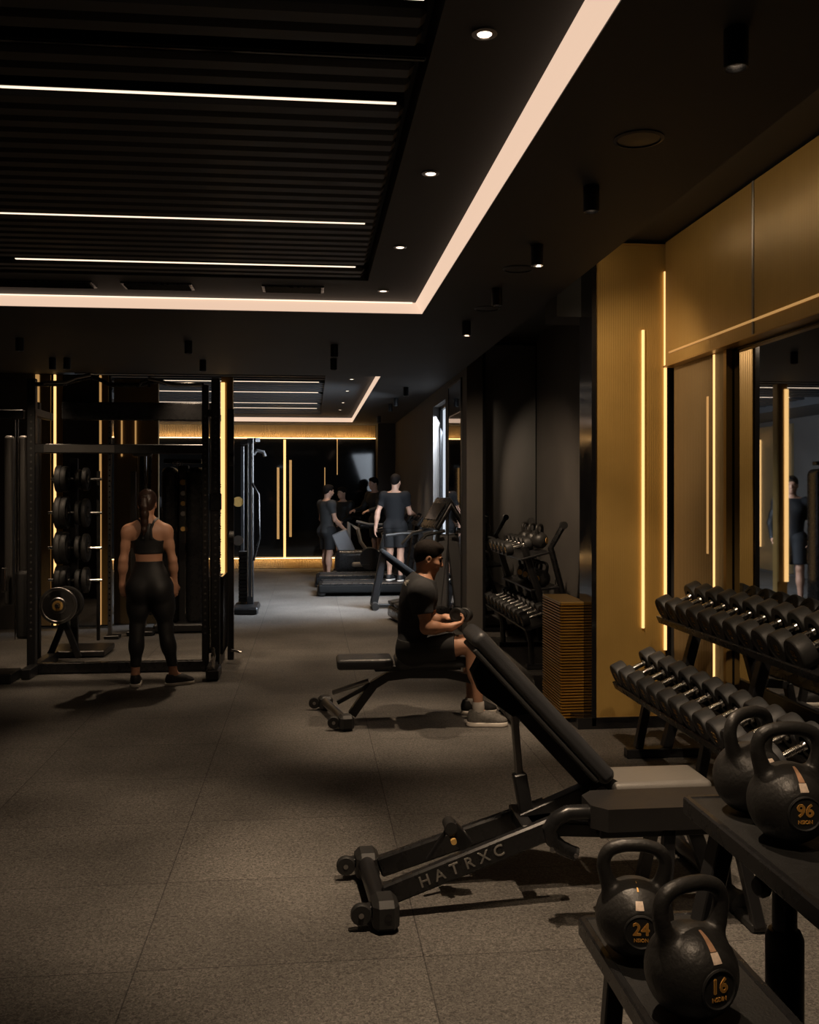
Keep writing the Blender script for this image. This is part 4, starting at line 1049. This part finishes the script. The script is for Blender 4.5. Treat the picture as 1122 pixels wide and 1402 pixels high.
# ---------------------------------------------------------- cardio machines
def treadmill(label, loc, rz):
    t = thing('treadmill', label, 'treadmill', (0, 0, 0), 0, 'treadmills by the window')
    MB().rbox((0, 0, .12), (.78, 1.7, .13), .03, None, 2).build('deck', M['matte'], t)
    MB().box((0, -.05, .188), (.5, 1.45, .008), None, .002).build('belt', M['rubber'], t)
    for s_ in (-1, 1):
        MB().box((s_*.33, -.1, .195), (.1, 1.4, .025), None, .006).build('side_rail', M['satin'], t)
        MB().beam((s_*.36, .62, .15), (s_*.36, .78, 1.15), .07, .10, (1, 0, 0)).build('upright', M['satin'], t)
        MB().tube([(s_*.36, .74, .98), (s_*.37, .45, .98), (s_*.37, .2, .95)], .022, 8).build('handrail', M['rubber'], t)
    MB().rbox((0, .7, .24), (.74, .36, .20), .07, None, 3).build('motor_hood', M['satin'], t)
    c = MB().rbox((0, .80, 1.24), (.80, .06, .36), .028, rotm(-.6), 3).build('console', M['satin'], t)
    MB().box((0, .765, 1.262), (.42, .006, .22), rotm(-.6), .002).build('screen', M['gloss'], c)
    MB().box((.2, .835, 1.20), (.12, .008, .22), rotm(-.6), .002).build('badge', M['silver'], c)
    MB().rbox((0, -.80, .07), (.72, .14, .13), .05, None, 2).build('rear_roller_cover', M['rubber'], t)
    t.location = loc; t.rotation_euler = (0, 0, rz); return t
t = thing('step_machine', 'compact stepper with a tilted bright-edged console under the window', 'exercise machine', (0, 0, 0))
MB().rbox((0, .05, .1), (.62, .7, .16), .05, None, 2).build('base', M['satin'], t)
MB().beam((0, .25, .15), (0, .36, 1.1), .16, .12, (1, 0, 0), .02).build('upright', M['silver'], t)
for s_ in (-1, 1):
    MB().box((s_*.16, -.12, .24), (.2, .36, .05), rotm(.15), .01).build('pedal', M['rubber'], t)
    MB().tube([(s_*.3, .3, 1.15), (s_*.32, .05, 1.1), (s_*.32, -.1, .95)], .022, 8).build('handrail', M['rubber'], t)
c = MB().rbox((0, .30, 1.36), (.74, .07, .46), .03, rotm(-.55), 3).build('console', M['satin'], t)
MB().box((0, .262, 1.39), (.5, .006, .24), rotm(-.55), .002).build('screen', M['gloss'], c)
MB().box((-.34, .265, 1.33), (.05, .012, .34), rotm(-.55), .003).build('trim', M['sole'], c)
MB().box((-.20, .255, 1.28), (.10, .012, .20), rotm(-.55), .003).build('trim', M['silver'], c)
t.location = (1.33, 12.0, 0); t.rotation_euler = (0, 0, -PI/2+.15)
treadmill('dark treadmill in the middle of the row, turned toward the window wall', (.98, 15.2, 0), -PI/2)
treadmill('farther treadmill with a flat console in front of the far wall', (.95, 16.6, 0), -PI/2)
# incline bench, black A-frame
t = thing('incline_bench', 'black slanted bench with one tall post behind the seated man', 'weight bench', (1.0, 13.3, 0))
iy = 13.3
MB().beam(onY(512, 826, iy), onY(526, 758, iy), .11, .09, (0, 1, 0), .02).build('post', M['black'], t)
MB().rbox(onY(548, 772, iy), (.66, .32, .07), .03, rotm(0, .62, 0), 3).build('pad', M['matte'], t)
MB().beam(onY(526, 760, iy), onY(575, 800, iy), .07, .07, (0, 1, 0)).build('beam', M['matte'], t)
MB().beam(onY(572, 798, iy), onY(578, 830, iy), .08, .07, (0, 1, 0)).build('leg', M['black'], t)
MB().cyl((onY(513, 828, iy).x, iy-.25, .05), (onY(513, 828, iy).x, iy+.25, .05), .05, seg=14).build('foot_bar', M['rubber'], t)
MB().box((onY(548, 828, iy).x, iy, .04), (.62, .06, .05), None, .01).build('floor_beam', M['black'], t)
# recumbent bike
by = 17.6
t = thing('recumbent_bike', 'recumbent exercise bike with pale slanted backrest beside the standing man', 'exercise bike', (.9, by, 0))
MB().beam(onY(484, 775, by), onY(464, 728, by), .30, .10, (0, 1, 0), .02).build('backrest', M['silver'], t)
MB().rbox(onY(497, 772, by), (.42, .4, .09), .04, None, 3).build('seat', M['beige'], t)
MB().tube([onY(478, 745, by), onY(478, 715, by), onY(490, 724, by), onY(494, 742, by), onY(505, 757, by)], .035, 8).build('arm_frame', M['beige'], t)
MB().rbox((1.0, by, .35), (1.1, .3, .42), .1, None, 3).build('body', M['satin'], t)
MB().beam((1.3, by, .5), (1.48, by, 1.15), .10, .1, (0, 1, 0)).build('upright', M['silver'], t)
MB().rbox((1.48, by, 1.2), (.08, .4, .28), .03, rotm(0, -.4, 0), 3).build('console', M['gloss'], t)
for yy in (-.3, .3): MB().box((1.0, by+yy, .04), (1.2, .08, .07), None, .02).build('foot', M['rubber'], t)
MB().cyl((1.1, by-.2, .4), (1.1, by+.2, .4), .2, seg=24).build('flywheel_cover', M['rubber'], t)
# elliptical with long bars
ey = 18.4
t = thing('elliptical', 'elliptical trainer with long level bars under the leaning exerciser', 'exercise machine', (1.15, ey, 0))
MB().box((1.15, ey, .1), (1.0, .5, .12), None, .03).build('base', M['satin'], t)
for yy in (-.22, .22):
    MB().tube([onY(488, 714, ey+yy), onY(505, 718, ey+yy), onY(545, 719, ey+yy)], .03, 8).build('handle_bar', M['silver'], t)
    MB().beam((1.1, ey+yy, .25), (1.4, ey+yy, .32), .12, .05).build('pedal', M['rubber'], t)
    MB().beam(onY(523, 722, ey+yy), onY(532, 765, ey+yy), .08, .06, (0, 1, 0)).build('link_arm', M['beige'], t)
MB().rbox(onY(517, 720, ey), (.75, .42, .10), .04, None, 3).build('console', M['satin'], t)
MB().beam(onY(540, 725, ey), onY(545, 790, ey), .12, .12, (0, 1, 0)).build('upright', M['satin'], t)
# =================================================================== PEOPLE
def nv(v): return V(v).normalized()
def lerp(a, b, t): return V(a)+(V(b)-V(a))*t
def R3(x, y, z): return np.array([[x[i], y[i], z[i]] for i in range(3)], float)
def torso_frame(J):
    up = nv(V(J['neck'])-V(J['pelvis'])); f = V(J['fwd']); f = nv(f-up*f.dot(up)); lat = nv(f.cross(up))
    return lat, f, up
def torso(s, J, male, q=1.0, inf=0):
    lat, f, up = torso_frame(J); R = R3(lat, f, up); P, N = V(J['pelvis']), V(J['neck']); bend = V(J.get('bend', (0, 0, 0)))
    def at(t, df=0): return lerp(P, N, t)+f*df*q+bend*(4*t*(1-t))
    if male:
        pr = [(-.02, -.005, (.150, .105, .12)), (.28, .0, (.138, .098, .14)), (.55, .005, (.155, .108, .15)), (.74, .0, (.168, .112, .14)), (.86, -.01, (.150, .085, .085))]
    else:
        pr = [(-.05, -.01, (.178, .118, .12)), (.13, 0, (.140, .098, .10)), (.36, .0, (.108, .082, .13)), (.60, .004, (.124, .090, .13)), (.76, -.004, (.138, .088, .11)), (.87, -.012, (.118, .07, .07))]
    for t, df, r in pr: s.e(at(t, df), [x*q+inf for x in r], R, .05)
    for sd, nm in ((-1, 'sh_l'), (1, 'sh_r')):
        S = V(J[nm])
        s.c(at(.97, -.015), lerp(at(.92, -.01), S, .95), (.048 if male else .038)*q+inf, (.050 if male else .040)*q+inf, .05)
        s.c(at(.80, -.03), S-up*.02*q, .055*q+inf, (.052 if male else .042)*q+inf, .05)
        if not male: s.c(at(1.02, -.012), lerp(at(.99, -.012), S, .72), .030+inf, .026+inf, .06)
        if male: s.e(at(.72, .06)+lat*sd*.075*q, (.08*q+inf, .05*q+inf, .06*q+inf), R, .05)
        s.e(lerp(P, V(J['hip_'+nm[-1]]), .9)-f*.055*q-up*.02*q, (.085*q+inf, .085*q+inf, .095*q+inf), R, .05)
    return R
def leg(s, J, c, male, q=1.0, inf=0, foot=True):
    h, k, a = V(J['hip_'+c]), V(J['knee_'+c]), V(J['ank_'+c]); kf = V(J['kf_'+c]).normalized()   # kf: way the knee points
    fm = 1 if male else 1.12
    s.c(h, lerp(h, k, .55), .088*q*fm+inf, .072*q*fm+inf, .04); s.c(lerp(h, k, .5), k, .074*q+inf, .054*q+inf, .04)
    s.e(lerp(h, k, .35)+kf*.02*q, (.08*q+inf, .08*q+inf, .12*q+inf), R3(*basis(k-h)), .05)
    s.c(k, lerp(k, a, .45), .053*q+inf, .048*q+inf, .03); s.c(lerp(k, a, .4), a, .048*q+inf, .034*q+inf, .04)
    s.e(lerp(k, a, .28)-kf*.024*q, (.046*q+inf, .042*q+inf, .11*q+inf), R3(*basis(a-k)), .04)
    s.e(k+kf*.018*q, (.040*q+inf,)*3, None, .03)
    if foot:
        td = V(J['toe_'+c]).normalized(); s.c(a-V((0, 0, .03*q)), a+td*.13*q-V((0, 0, .055*q)), .034*q, .026*q, .03)
def arm(s, J, c, male, q=1.0, inf=0, hand=True):
    S, E, W = V(J['sh_'+c]), V(J['elb_'+c]), V(J['wri_'+c]); m = 1.0 if male else .84
    s.e(S-V((0, 0, .012)), ((.056 if male else .052)*m*q+inf, (.056 if male else .052)*m*q+inf, .062*m*q+inf), None, .05)
    s.c(S, lerp(S, E, .5), .050*m*q+inf, .046*m*q+inf, .04); s.c(lerp(S, E, .45), E, .047*m*q+inf, .038*m*q+inf, .03)
    s.c(E, lerp(E, W, .35), .040*m*q+inf, .042*m*q+inf, .03); s.c(lerp(E, W, .3), W, .041*m*q+inf, .027*m*q+inf, .03)
def hand(s, W, d, n, th, q=1.0, curl=(.35, .45, .35), spread=.05):
    W, d, n = V(W), nv(d), V(n); n = nv(n-d*n.dot(d)); t = d.cross(n); t = nv(t)
    if t.dot(V(th)) < 0: t = -t
    s.c(W, W+d*.03*q, .026*q, .025*q, .02)
    s.e(W+d*.055*q, (.040*q, .017*q, .050*q), R3(t, n, d), .02)
    for i, L in enumerate((.072, .080, .074, .058)):
        o = (.030-.020*i)
        p = W+d*(.088-.004*abs(i-1.2))*q+t*o*q; a = 0; dd = nv(d+t*(o*spread*30*.1))
        for j, (fr, r0, r1) in enumerate(((.46, .0090, .0082), (.30, .0082, .0076), (.24, .0076, .0064))):
            a += curl[j]*(1+.08*i); v = dd*math.cos(a)+n*math.sin(a); p2 = p+v*L*fr*q
            s.c(p, p2, r0*q, r1*q, .004); p = p2
    p = W+d*.025*q+t*.030*q; v = nv(d*.62+t*.62+n*.35); p2 = p+v*.042*q; s.c(p, p2, .0125*q, .0105*q, .012)
    v = nv(d*.85+t*.25+n*.45); s.c(p2, p2+v*.032*q, .0105*q, .0085*q, .006)
def head(s, Hc, fwd, up, q=1.0, male=True, N=None):
    Hc = V(Hc); up = nv(up); f = V(fwd); f = nv(f-up*f.dot(up)); x = nv(f.cross(up)); R = R3(x, f, up)
    def L(a, b, c): return Hc+(x*a+f*b+up*c)*q
    def E(p, r, k=.02, neg=False): s.e(L(*p), [v*q for v in r], R, k, neg)
    E((0, -.012, .022), (.075, .094, .092)); E((0, .028, -.035), (.060, .066, .080), .03)
    E((0, .050, -.088), (.034 if male else .028, .036, .026), .03); E((0, .0, -.07), (.052, .05, .03), .03)
    E((0, .078, .022), (.046, .018, .013), .015)
    s.c(L(0, .090, .006), L(0, .108, -.026), .008*q, .0125*q, .012); s.c(L(-.012, .096, -.030), L(.012, .096, -.030), .009*q, .009*q, .006)
    E((0, .090, -.056), (.023, .011, .007), .006); E((0, .088, -.068), (.020, .011, .008), .006)
    E((0, .100, -.0618), (.024, .006, .0014), .002, True)
    for sd in (-1, 1):
        E((sd*.032, .097, .002), (.016, .014, .010), .01, True); E((sd*.042, .062, -.026), (.022, .024, .018), .02)
        E((sd*.076, -.004, -.018), (.010, .021, .033), .006); E((sd*.084, .002, -.016), (.006, .010, .018), .004, True)
    if N is not None: s.c(N, L(0, -.018, -.06), (.058 if male else .046)*q, (.054 if male else .044)*q, .03)
    return L, R, x, f, up
def eyes_of(par, L, q=1.0):
    for sd in (-1, 1):
        MB().lathe([(.011*q*math.cos(a), .011*q*math.sin(a)) for a in [-1.5+.3*i for i in range(11)]], L(sd*.032, .083, .002), (0, 0, 1), 14).build('eye', M['eye'], par)
def shoe(par, ank, td, mat_u, q=1.0, floor=0.0, name='shoe', h=.004):
    ank = V(ank); td = nv((td[0], td[1], 0)); x = nv(td.cross(V((0, 0, 1)))); R = R3(x, td, (0, 0, 1)); b = V((ank.x, ank.y, floor))
    def L(a, c_, z): return b+(x*a+td*c_)*q+V((0, 0, z*q))
    s = SDF()
    s.e(L(0, -.02, .055), (.036*q, .05*q, .05*q), R, .03); s.e(L(0, .065, .045), (.042*q, .085*q, .045*q), R, .04); s.e(L(0, .135, .036), (.043*q, .06*q, .032*q), R, .03)
    s.c(L(0, -.03, .05), L(0, -.022, .095), .035*q, .036*q, .03); s.c(L(0, .03, .07), L(0, .09, .06), .034*q, .03*q, .03)
    u = sdf_obj(name, s, h, mat_u, par, [((0, 0, floor+.018*q), (0, 0, -1)), ((0, 0, floor+.105*q), (0, 0, 1))], 1)
    s = SDF()
    s.e(L(0, -.03, .014), (.042*q, .050*q, .05*q), R, .04); s.e(L(0, .06, .014), (.043*q, .09*q, .05*q), R, .06); s.e(L(0, .135, .014), (.047*q, .062*q, .05*q), R, .04)
    sdf_obj('sole', s, h, M['sole'], u, [((0, 0, floor+.002), (0, 0, -1)), ((0, 0, floor+.030*q), (0, .0, 1))], 1)
    la = MB()
    for k in range(4):
        zz = .098-.009*k
        la.tube([L(-.026, .045+.022*k, zz-.008), L(0, .048+.022*k, zz+.004), L(.026, .045+.022*k, zz-.008)], .0035*q, 6)
    la.build('laces', M['white'] if mat_u is M['shoe'] else M['rubber_grey'], u)
    return u
def hair_short(par, L, R, q, m, vol=.010, h=.004):
    s = SDF(); s.e(L(0, -.018, .034), [(.072+vol)*q, (.090+vol)*q, (.082+vol)*q], R, .02)
    s.e(L(0, .040, .088), [.058*q, .045*q, .026*q], R, .03); s.e(L(0, -.052, -.012), [.057*q, .050*q, .062*q], R, .03)
    nf = V(L(0, 1, -.55))-V(L(0, 0, 0)); up = V(L(0, 0, 1))-V(L(0, 0, 0))
    for sd in (-1, 1):
        s.e(L(sd*.082, .0, -.028), [.03*q, .026*q, .036*q], R, .01, True)
    s.e(L(0, .130, -.042), [.11*q, .092*q, .098*q], R, .035, True)
    return sdf_obj('hair', s, h, m, par, [(L(0, -.03, -.062), -up+nf*.25)], 1)
def person(label, loc):
    return thing('person', label, 'person', loc)

# ------------------------------------------------------------------ woman
WYD = 8.22
def W_(px, py, dy=0): p = onY(px, py, WYD+dy); return p
J = dict(pelvis=W_(205, 797), neck=W_(203, 713), fwd=(0.02, 1, 0),
         sh_l=W_(176, 727), sh_r=W_(227.5, 727), elb_l=W_(169, 767, .0), elb_r=W_(236.5, 767, .0), wri_l=W_(167.5, 799, .05), wri_r=W_(239.5, 799, .05),
         hip_l=W_(191, 806), hip_r=W_(220, 806), knee_l=W_(188, 859, .02), knee_r=W_(227, 859, .02), ank_l=W_(185.5, 921), ank_r=W_(237.5, 919),
         kf_l=(-.1, 1, 0), kf_r=(.45, 1, 0), toe_l=(-.08, 1, -.2), toe_r=(.85, .55, -.2))
t = person('woman with a ponytail in black sports bra and leggings, standing with her back turned', (J['pelvis'].x, WYD, 0))
s = SDF(); torso(s, J, False, 1.0); leg(s, J, 'l', False); leg(s, J, 'r', False); arm(s, J, 'l', False); arm(s, J, 'r', False)
L, R, x, f, up = head(s, W_(202, 688.5), (.06, 1, -.04), (.0, .06, 1), .93, False, J['neck'])
hand(s, J['wri_l'], (.0, .18, -1), (.55, .6, 0), (.1, 1, 0), .92, (.3, .5, .35)); hand(s, J['wri_r'], (.0, .18, -1), (-.55, .6, 0), (-.1, 1, 0), .92, (.3, .5, .35))
body = sdf_obj('body', s, .0042, M['skin'], t)
eyes_of(body, L, .93)
# spine groove is left to the light; clothing
s = SDF()
g = SDF(); torso(g, J, False, 1.0, .008)
for sd in (-1, 1):
    pass
top = SDF().g(g, [(W_(203, 757.5), (0, 0, -1)), (W_(203, 716), (0, 0, 1))], .004)
for sd in (-1, 1):
    c_ = W_(202+sd*19.5, 724); top.e((c_.x, c_.y, c_.z), (.082, .40, .098), None, .006, True)
sdf_obj('sports_bra', top, .0042, M['lycra'], t, smooth=2)
st = MB()
for sd in (-1, 1):
    st.sweep([W_(202+sd*6, 738, -.105), W_(202+sd*5, 724, -.10), W_(202+sd*9, 715, -.065), W_(202+sd*13, 711, -.02), W_(202+sd*13, 716, .06)], [(-.016, -.008), (.016, -.008), (.016, .008), (-.016, .008)], (1, 0, 0))
st.build('strap', M['lycra'], t, 60)
s = SDF(); g = SDF(); torso(g, J, False, 1.0, .007); s.g(g, [(W_(205, 768), (0, 0, 1))], .01)
for c in 'lr':
    g = SDF(); leg(g, J, c, False, 1.0, .006, False); s.g(g, [(W_(200, 912), (0, 0, -1))], .04)
sdf_obj('leggings', s, .0042, M['lycra'], t)
wb = None
# hair: cap, ponytail
s = SDF(); s.e(L(0, -.012, .026), [.079, .097, .095], R, .02); s.e(L(0, -.05, -.02), [.058, .05, .06], R, .03)
s.e(L(0, .125, -.03), [.10, .085, .10], R, .02, True)
for sd in (-1, 1): s.e(L(sd*.084, .0, -.03), [.03, .03, .034], R, .01, True)
hr = sdf_obj('hair', s, .004, M['brunette'], t, [(L(0, 0, -.075), -up)])
s = SDF()
pt = [L(0, -.10, .035), L(0, -.135, .02), L(.002, -.145, -.04), L(.006, -.135, -.11), L(.004, -.125, -.18), L(.0, -.125, -.25), L(-.004, -.125, -.30)]
for a, b, r0, r1 in zip(pt, pt[1:], (.022, .028, .034, .034, .029, .021), (.028, .034, .034, .029, .021, .007)): s.c(a, b, r0, r1, .02)
sdf_obj('ponytail', s, .004, M['brunette'], hr)
MB().lathe([(.020, -.010), (.026, -.004), (.026, .006), (.020, .012)], L(0, -.108, .034), L(0, -.135, .02)-L(0, -.10, .035), 16).build('hair_tie', M['rubber'], hr)
shoe(t, J['ank_l'], (-.10, 1, 0), M['shoe_black'], .93); shoe(t, J['ank_r'], (.88, .42, 0), M['shoe_black'], .93)

# ------------------------------------------------------------------ seated man
MY = 6.72
def S_(px, py, dy=0): return onY(px, py, MY+dy)
J = dict(pelvis=S_(569, 884, .04), neck=S_(584, 789, .04), fwd=(1, 0, 0), bend=V((-.045, 0, 0)),
         sh_r=S_(578, 812, -.15), sh_l=S_(583, 808, .24), elb_r=S_(584, 860, -.19), elb_l=S_(592, 852, .26), wri_r=S_(617, 859, -.13), wri_l=S_(610, 846, .20),
         hip_r=S_(573, 888, -.05), hip_l=S_(573, 888, .14), knee_r=S_(650, 884, -.14), knee_l=S_(647, 878, .20), ank_r=S_(655.5, 970, -.14), ank_l=S_(645, 964, .22),
         kf_r=(1, 0, .2), kf_l=(1, 0, .2), toe_r=(1, -.08, -.2), toe_l=(1, .1, -.2))
t = person('man in charcoal t-shirt and black shorts seated on a bench looking down at a dumbbell', (J['pelvis'].x, MY, 0))
s = SDF(); torso(s, J, True, .95); leg(s, J, 'l', True, .95); leg(s, J, 'r', True, .95); arm(s, J, 'l', True, 1.0); arm(s, J, 'r', True, 1.0)
L, R, x, f, up = head(s, S_(587.5, 763, .04), (1, -.06, -.36), (.36, 0, 1), 1.0, True, J['neck'])
DB = S_(633, 845, .0)
hand(s, J['wri_r'], (.85, .25, .30), (.25, .35, .9), (-.2, 1, .2), 1.0, (.55, .65, .5)); hand(s, J['wri_l'], (.85, -.30, .05), (.2, -.4, .85), (-.2, -1, .2), 1.0, (.55, .65, .5))
body = sdf_obj('body', s, .0042, M['skin'], t)
eyes_of(body, L)
s = SDF()
for sd in (-1, 1): s.c(L(sd*.016, .096, .026), L(sd*.046, .082, .028), .0045, .0045, .004)
hr = hair_short(t, L, R, 1.0, M['hair'], .010)
sdf_obj('eyebrows', s, .003, M['hair'], hr, smooth=0)
sh = SDF(); g = SDF(); torso(g, J, True, .95, .019)
lat, ff, uu = torso_frame(J)
sh.g(g, [(V(J['neck'])-uu*.005-ff*.0, uu*1.0+ff*.25), (V(J['pelvis'])-uu*.055, -uu)], .02)
for c in 'lr':
    g = SDF(); S0, E0 = V(J['sh_'+c]), V(J['elb_'+c]); g.e(S0, (.075,)*3, None, .04); g.c(S0, lerp(S0, E0, .62), .066, .064, .04)
    sh.g(g, [(lerp(S0, E0, .60), E0-S0)], .05)
shirt = sdf_obj('t_shirt', sh, .0042, M['tee'], t)
s = SDF(); g = SDF(); torso(g, J, True, .95, .024); s.g(g, [(V(J['pelvis'])+uu*.04, uu)], .02)
for c in 'lr':
    g = SDF(); h_, k_ = V(J['hip_'+c]), V(J['knee_'+c]); g.c(h_, lerp(h_, k_, .8), .105, .092, .04); s.g(g, [(lerp(h_, k_, .66), (k_-h_)+V((0, 0, -.0)))], .04)
sdf_obj('shorts', s, .0042, M['shorts'], t)
for c in 'lr':
    a = V(J['ank_'+c]); k_ = V(J['knee_'+c]); d_ = nv(k_-a)
    MB().lathe([(.040, -.01), (.043, .02), (.0425, .055), (.040, .062)], a-d_*.01, d_, 20, False).build('sock', M['sock'], t)
shoe(t, S_(655, 970, -.14), (1, -.12, 0), M['shoe'], 1.06); shoe(t, S_(645, 964, .22), (1, .1, 0), M['shoe_black'], 1.02)
# back print on the shirt, wrapped on the cloth
me = shirt.data; bv = BVHTree.FromPolygons([tuple(v.co) for v in me.vertices], [tuple(p.vertices) for p in me.polygons]); inv = world_of(t).inverted()
pr = MB(); base = S_(549, 797, -.03)
for i, (dx, dz, L_) in enumerate(((0, 0, .03), (.012, .004, .018), (.022, -.004, .022), (.033, .0, .016), (.006, .018, .014), (.018, .016, .012))):
    pts = []
    for j in range(6):
        p = V((base.x-.05, base.y-.05+dx*1.6+.018*math.sin(j*1.3+i), base.z+dz+L_*(j/5-.5)))
        hit = bv.ray_cast(inv@p, V((1, .35, -.1)).normalized())
        if hit[0] is None: continue
        pts.append((world_of(t)@hit[0])+hit[1]*.0015)
    if len(pts) > 2: pr.tube(pts, .0032, 5)
if pr.v: pr.build('back_print', M['white'], shirt)
# dumbbell in his hands
o = dumbbell_proto('dumbbell', .052, .066, .11, None, mat_head=M['rubber'])
o['label'] = 'black dumbbell held in both hands by the seated man'; o.location = DB+V((.0, .03, .012)); o.rotation_euler = (0, .12, math.radians(62))

# ------------------------------------------------------------------ standing figures (coarser, far away)
def stander(label, x, y, h, face, skin, top, bottom, arms, hairm=M['hair'], z0=0.0, lean=0, hood=False, vox=.008, beard=False, long_sleeve=False):
    """h: standing height, face: heading in degrees from +X, arms: elbow and wrist offsets (right, fwd, up from the shoulder)"""
    q = h/1.75; a = math.radians(face); f = V((math.cos(a), math.sin(a), 0)); r = V((math.sin(a), -math.cos(a), 0)); U = V((0, 0, 1)); O = V((x, y, z0))
    def Q(rr, ff, zz): return O+(r*rr+f*ff+U*zz)*q
    J = dict(pelvis=Q(0, 0, .94), neck=Q(0, lean, 1.45), fwd=f, sh_l=Q(-.185, lean-.01, 1.40), sh_r=Q(.185, lean-.01, 1.40),
             hip_l=Q(-.09, 0, .90), hip_r=Q(.09, 0, .90), knee_l=Q(-.10, .03, .50), knee_r=Q(.10, .0, .50), ank_l=Q(-.11, 0.02, .09), ank_r=Q(.11, -.03, .09), kf_l=f, kf_r=f, toe_l=f-U*.2, toe_r=f-U*.2)
    for c, (e, w) in zip('lr', arms):
        S = J['sh_'+c]; J['elb_'+c] = S+(r*e[0]+f*e[1]+U*e[2])*q; J['wri_'+c] = S+(r*w[0]+f*w[1]+U*w[2])*q
    t = person(label, (x, y, z0))
    s = SDF(); torso(s, J, True, q); 
    for c in 'lr': leg(s, J, c, True, q); arm(s, J, c, True, q)
    L, R, xx, ff, uu = head(s, Q(0, lean+.035, 1.635), f-U*.12, U+f*.12, q, True, J['neck'])
    for c in 'lr':
        d = V(J['wri_'+c])-V(J['elb_'+c]); sd = -1 if c == 'l' else 1
        hand(s, J['wri_'+c], d, (r*-sd+f*.3) if abs(nv(d).z) > .6 else -U, f if abs(nv(d).z) > .6 else r*-sd, q, (.3, .4, .3))
    sdf_obj('body', s, vox, skin, t)
    hr = hair_short(t, L, R, q, hairm, .011, vox*.8)
    if beard:
        s = SDF(); s.e(L(0, .052, -.082), [.045*q, .045*q, .038*q], R, .02); s.e(L(0, .02, -.06), [.062*q, .05*q, .04*q], R, .02); sdf_obj('beard', s, vox*.8, hairm, hr)
    sh = SDF(); g = SDF(); torso(g, J, True, q, .02); sh.g(g, [(J['neck']-U*.0, U), (Q(0, 0, .86), -U)], .02)
    fr = 1.0 if long_sleeve else .62
    for c in 'lr':
        g = SDF(); S0, E0, W0 = V(J['sh_'+c]), V(J['elb_'+c]), V(J['wri_'+c]); g.e(S0, (.072*q,)*3, None, .04); g.c(S0, lerp(S0, E0, .64), .064*q, .06*q, .04)
        if long_sleeve: g.c(lerp(S0, E0, .6), E0, .06*q, .055*q, .03); g.c(E0, lerp(E0, W0, .92), .055*q, .042*q, .03); sh.g(g, [], .05)
        else: sh.g(g, [(lerp(S0, E0, .6), E0-S0)], .05)
    sdf_obj('hoodie' if hood else 't_shirt', sh, vox, top, t)
    if hood:
        s = SDF(); s.e(L(0, -.02, -.0), [.10*q, .115*q, .125*q], R, .03); s.e(L(0, .13, -.0), [.075*q, .09*q, .09*q], R, .02, True); sdf_obj('hood', s, vox, top, t)
    s = SDF(); g = SDF(); torso(g, J, True, q, .016); s.g(g, [(Q(0, 0, .97), U)], .02)
    for c in 'lr':
        g = SDF(); h_, k_ = V(J['hip_'+c]), V(J['knee_'+c]); g.c(h_+f*.012*q, k_, .118*q, .095*q, .04); s.g(g, [(lerp(h_, k_, .86), k_-h_)], .04)
    sdf_obj('shorts', s, vox, bottom, t)
    for c in 'lr': shoe(t, J['ank_'+c], f, M['shoe_black'], q, z0, 'shoe', vox*.7)
    return t, Q, L, r, f
DN = ((-.06, -.02, -.29), (-.05, .07, -.54))
stander('bearded man in grey t-shirt and dark shorts standing at the end of the machines', .31, 17.75, 1.76, 28, M['skin2'], M['tee_grey'], M['shorts'], (((-.05, .02, -.29), (-.02, .20, -.50)), ((.05, .05, -.29), (.04, .26, -.48))), beard=True)
stander('man in dark t-shirt standing with his back turned by the bright console', 1.36, 15.25, 1.72, 62, M['skin2'], M['tee_dark'], M['shorts'], (((-.10, -.05, -.28), (-.14, -.04, -.53)), ((.06, .06, -.28), (.02, .30, -.30))), z0=.195)
stander('person leaning over long level bars in front of the far wall', 1.33, 18.75, 1.74, 215, M['skin2'], M['lycra'], M['shorts'], (((-.06, .12, -.26), (-.04, .34, -.30)), ((.06, .12, -.26), (.04, .34, -.30))), z0=.17, lean=.08, long_sleeve=True)
stander('dim figure in black behind the bearded man, near the far glass', .66, 19.4, 1.72, 230, M['skin2'], M['lycra'], M['shorts'], (((-.06, .10, -.27), (-.02, .30, -.36)), ((.06, .10, -.27), (.02, .30, -.36))), long_sleeve=True)
stander('person in black long-sleeved top and shorts seen only reflected in the right wall mirror', -1.85, 13.1, 1.86, -60, M['skin'], M['lycra'], M['shorts'], (((-.08, -.02, -.29), (-.05, .14, -.50)), ((.08, -.02, -.29), (.05, .14, -.50))), long_sleeve=True)

# =================================================================== CAMERA / WORLD
cam = bpy.data.cameras.new('camera'); cam.sensor_fit = 'HORIZONTAL'; cam.sensor_width = 36; cam.lens = 36*FPX/1122; cam.shift_x = 0; cam.shift_y = -29/1122
cam.clip_start = .02; cam.clip_end = 100
co = bpy.data.objects.new('camera', cam); COL.objects.link(co); co.location = (0, 0, CAMH); co.rotation_euler = (PI/2, 0, -TH); scene.camera = co
wd = bpy.data.worlds.new('world'); scene.world = wd; wd.use_nodes = True
wd.node_tree.nodes['Background'].inputs['Color'].default_value = (.5, .6, .8, 1); wd.node_tree.nodes['Background'].inputs['Strength'].default_value = .02
vs_ = scene.view_settings; scene.display_settings.display_device = 'sRGB'; vs_.view_transform = 'Standard'; vs_.look = 'None'; vs_.exposure = 0; vs_.gamma = 1; vs_.use_curve_mapping = False
cy_ = scene.cycles; cy_.use_denoising = True; cy_.max_bounces = 8; cy_.diffuse_bounces = 3; cy_.glossy_bounces = 5; cy_.transmission_bounces = 2; cy_.caustics_reflective = False; cy_.caustics_refractive = False
cy_.sample_clamp_indirect = 3; cy_.sample_clamp_direct = 0; cy_.blur_glossy = .5
try: cy_.denoiser = 'OPENIMAGEDENOISE'; cy_.denoising_input_passes = 'RGB_ALBEDO_NORMAL'
except Exception: pass
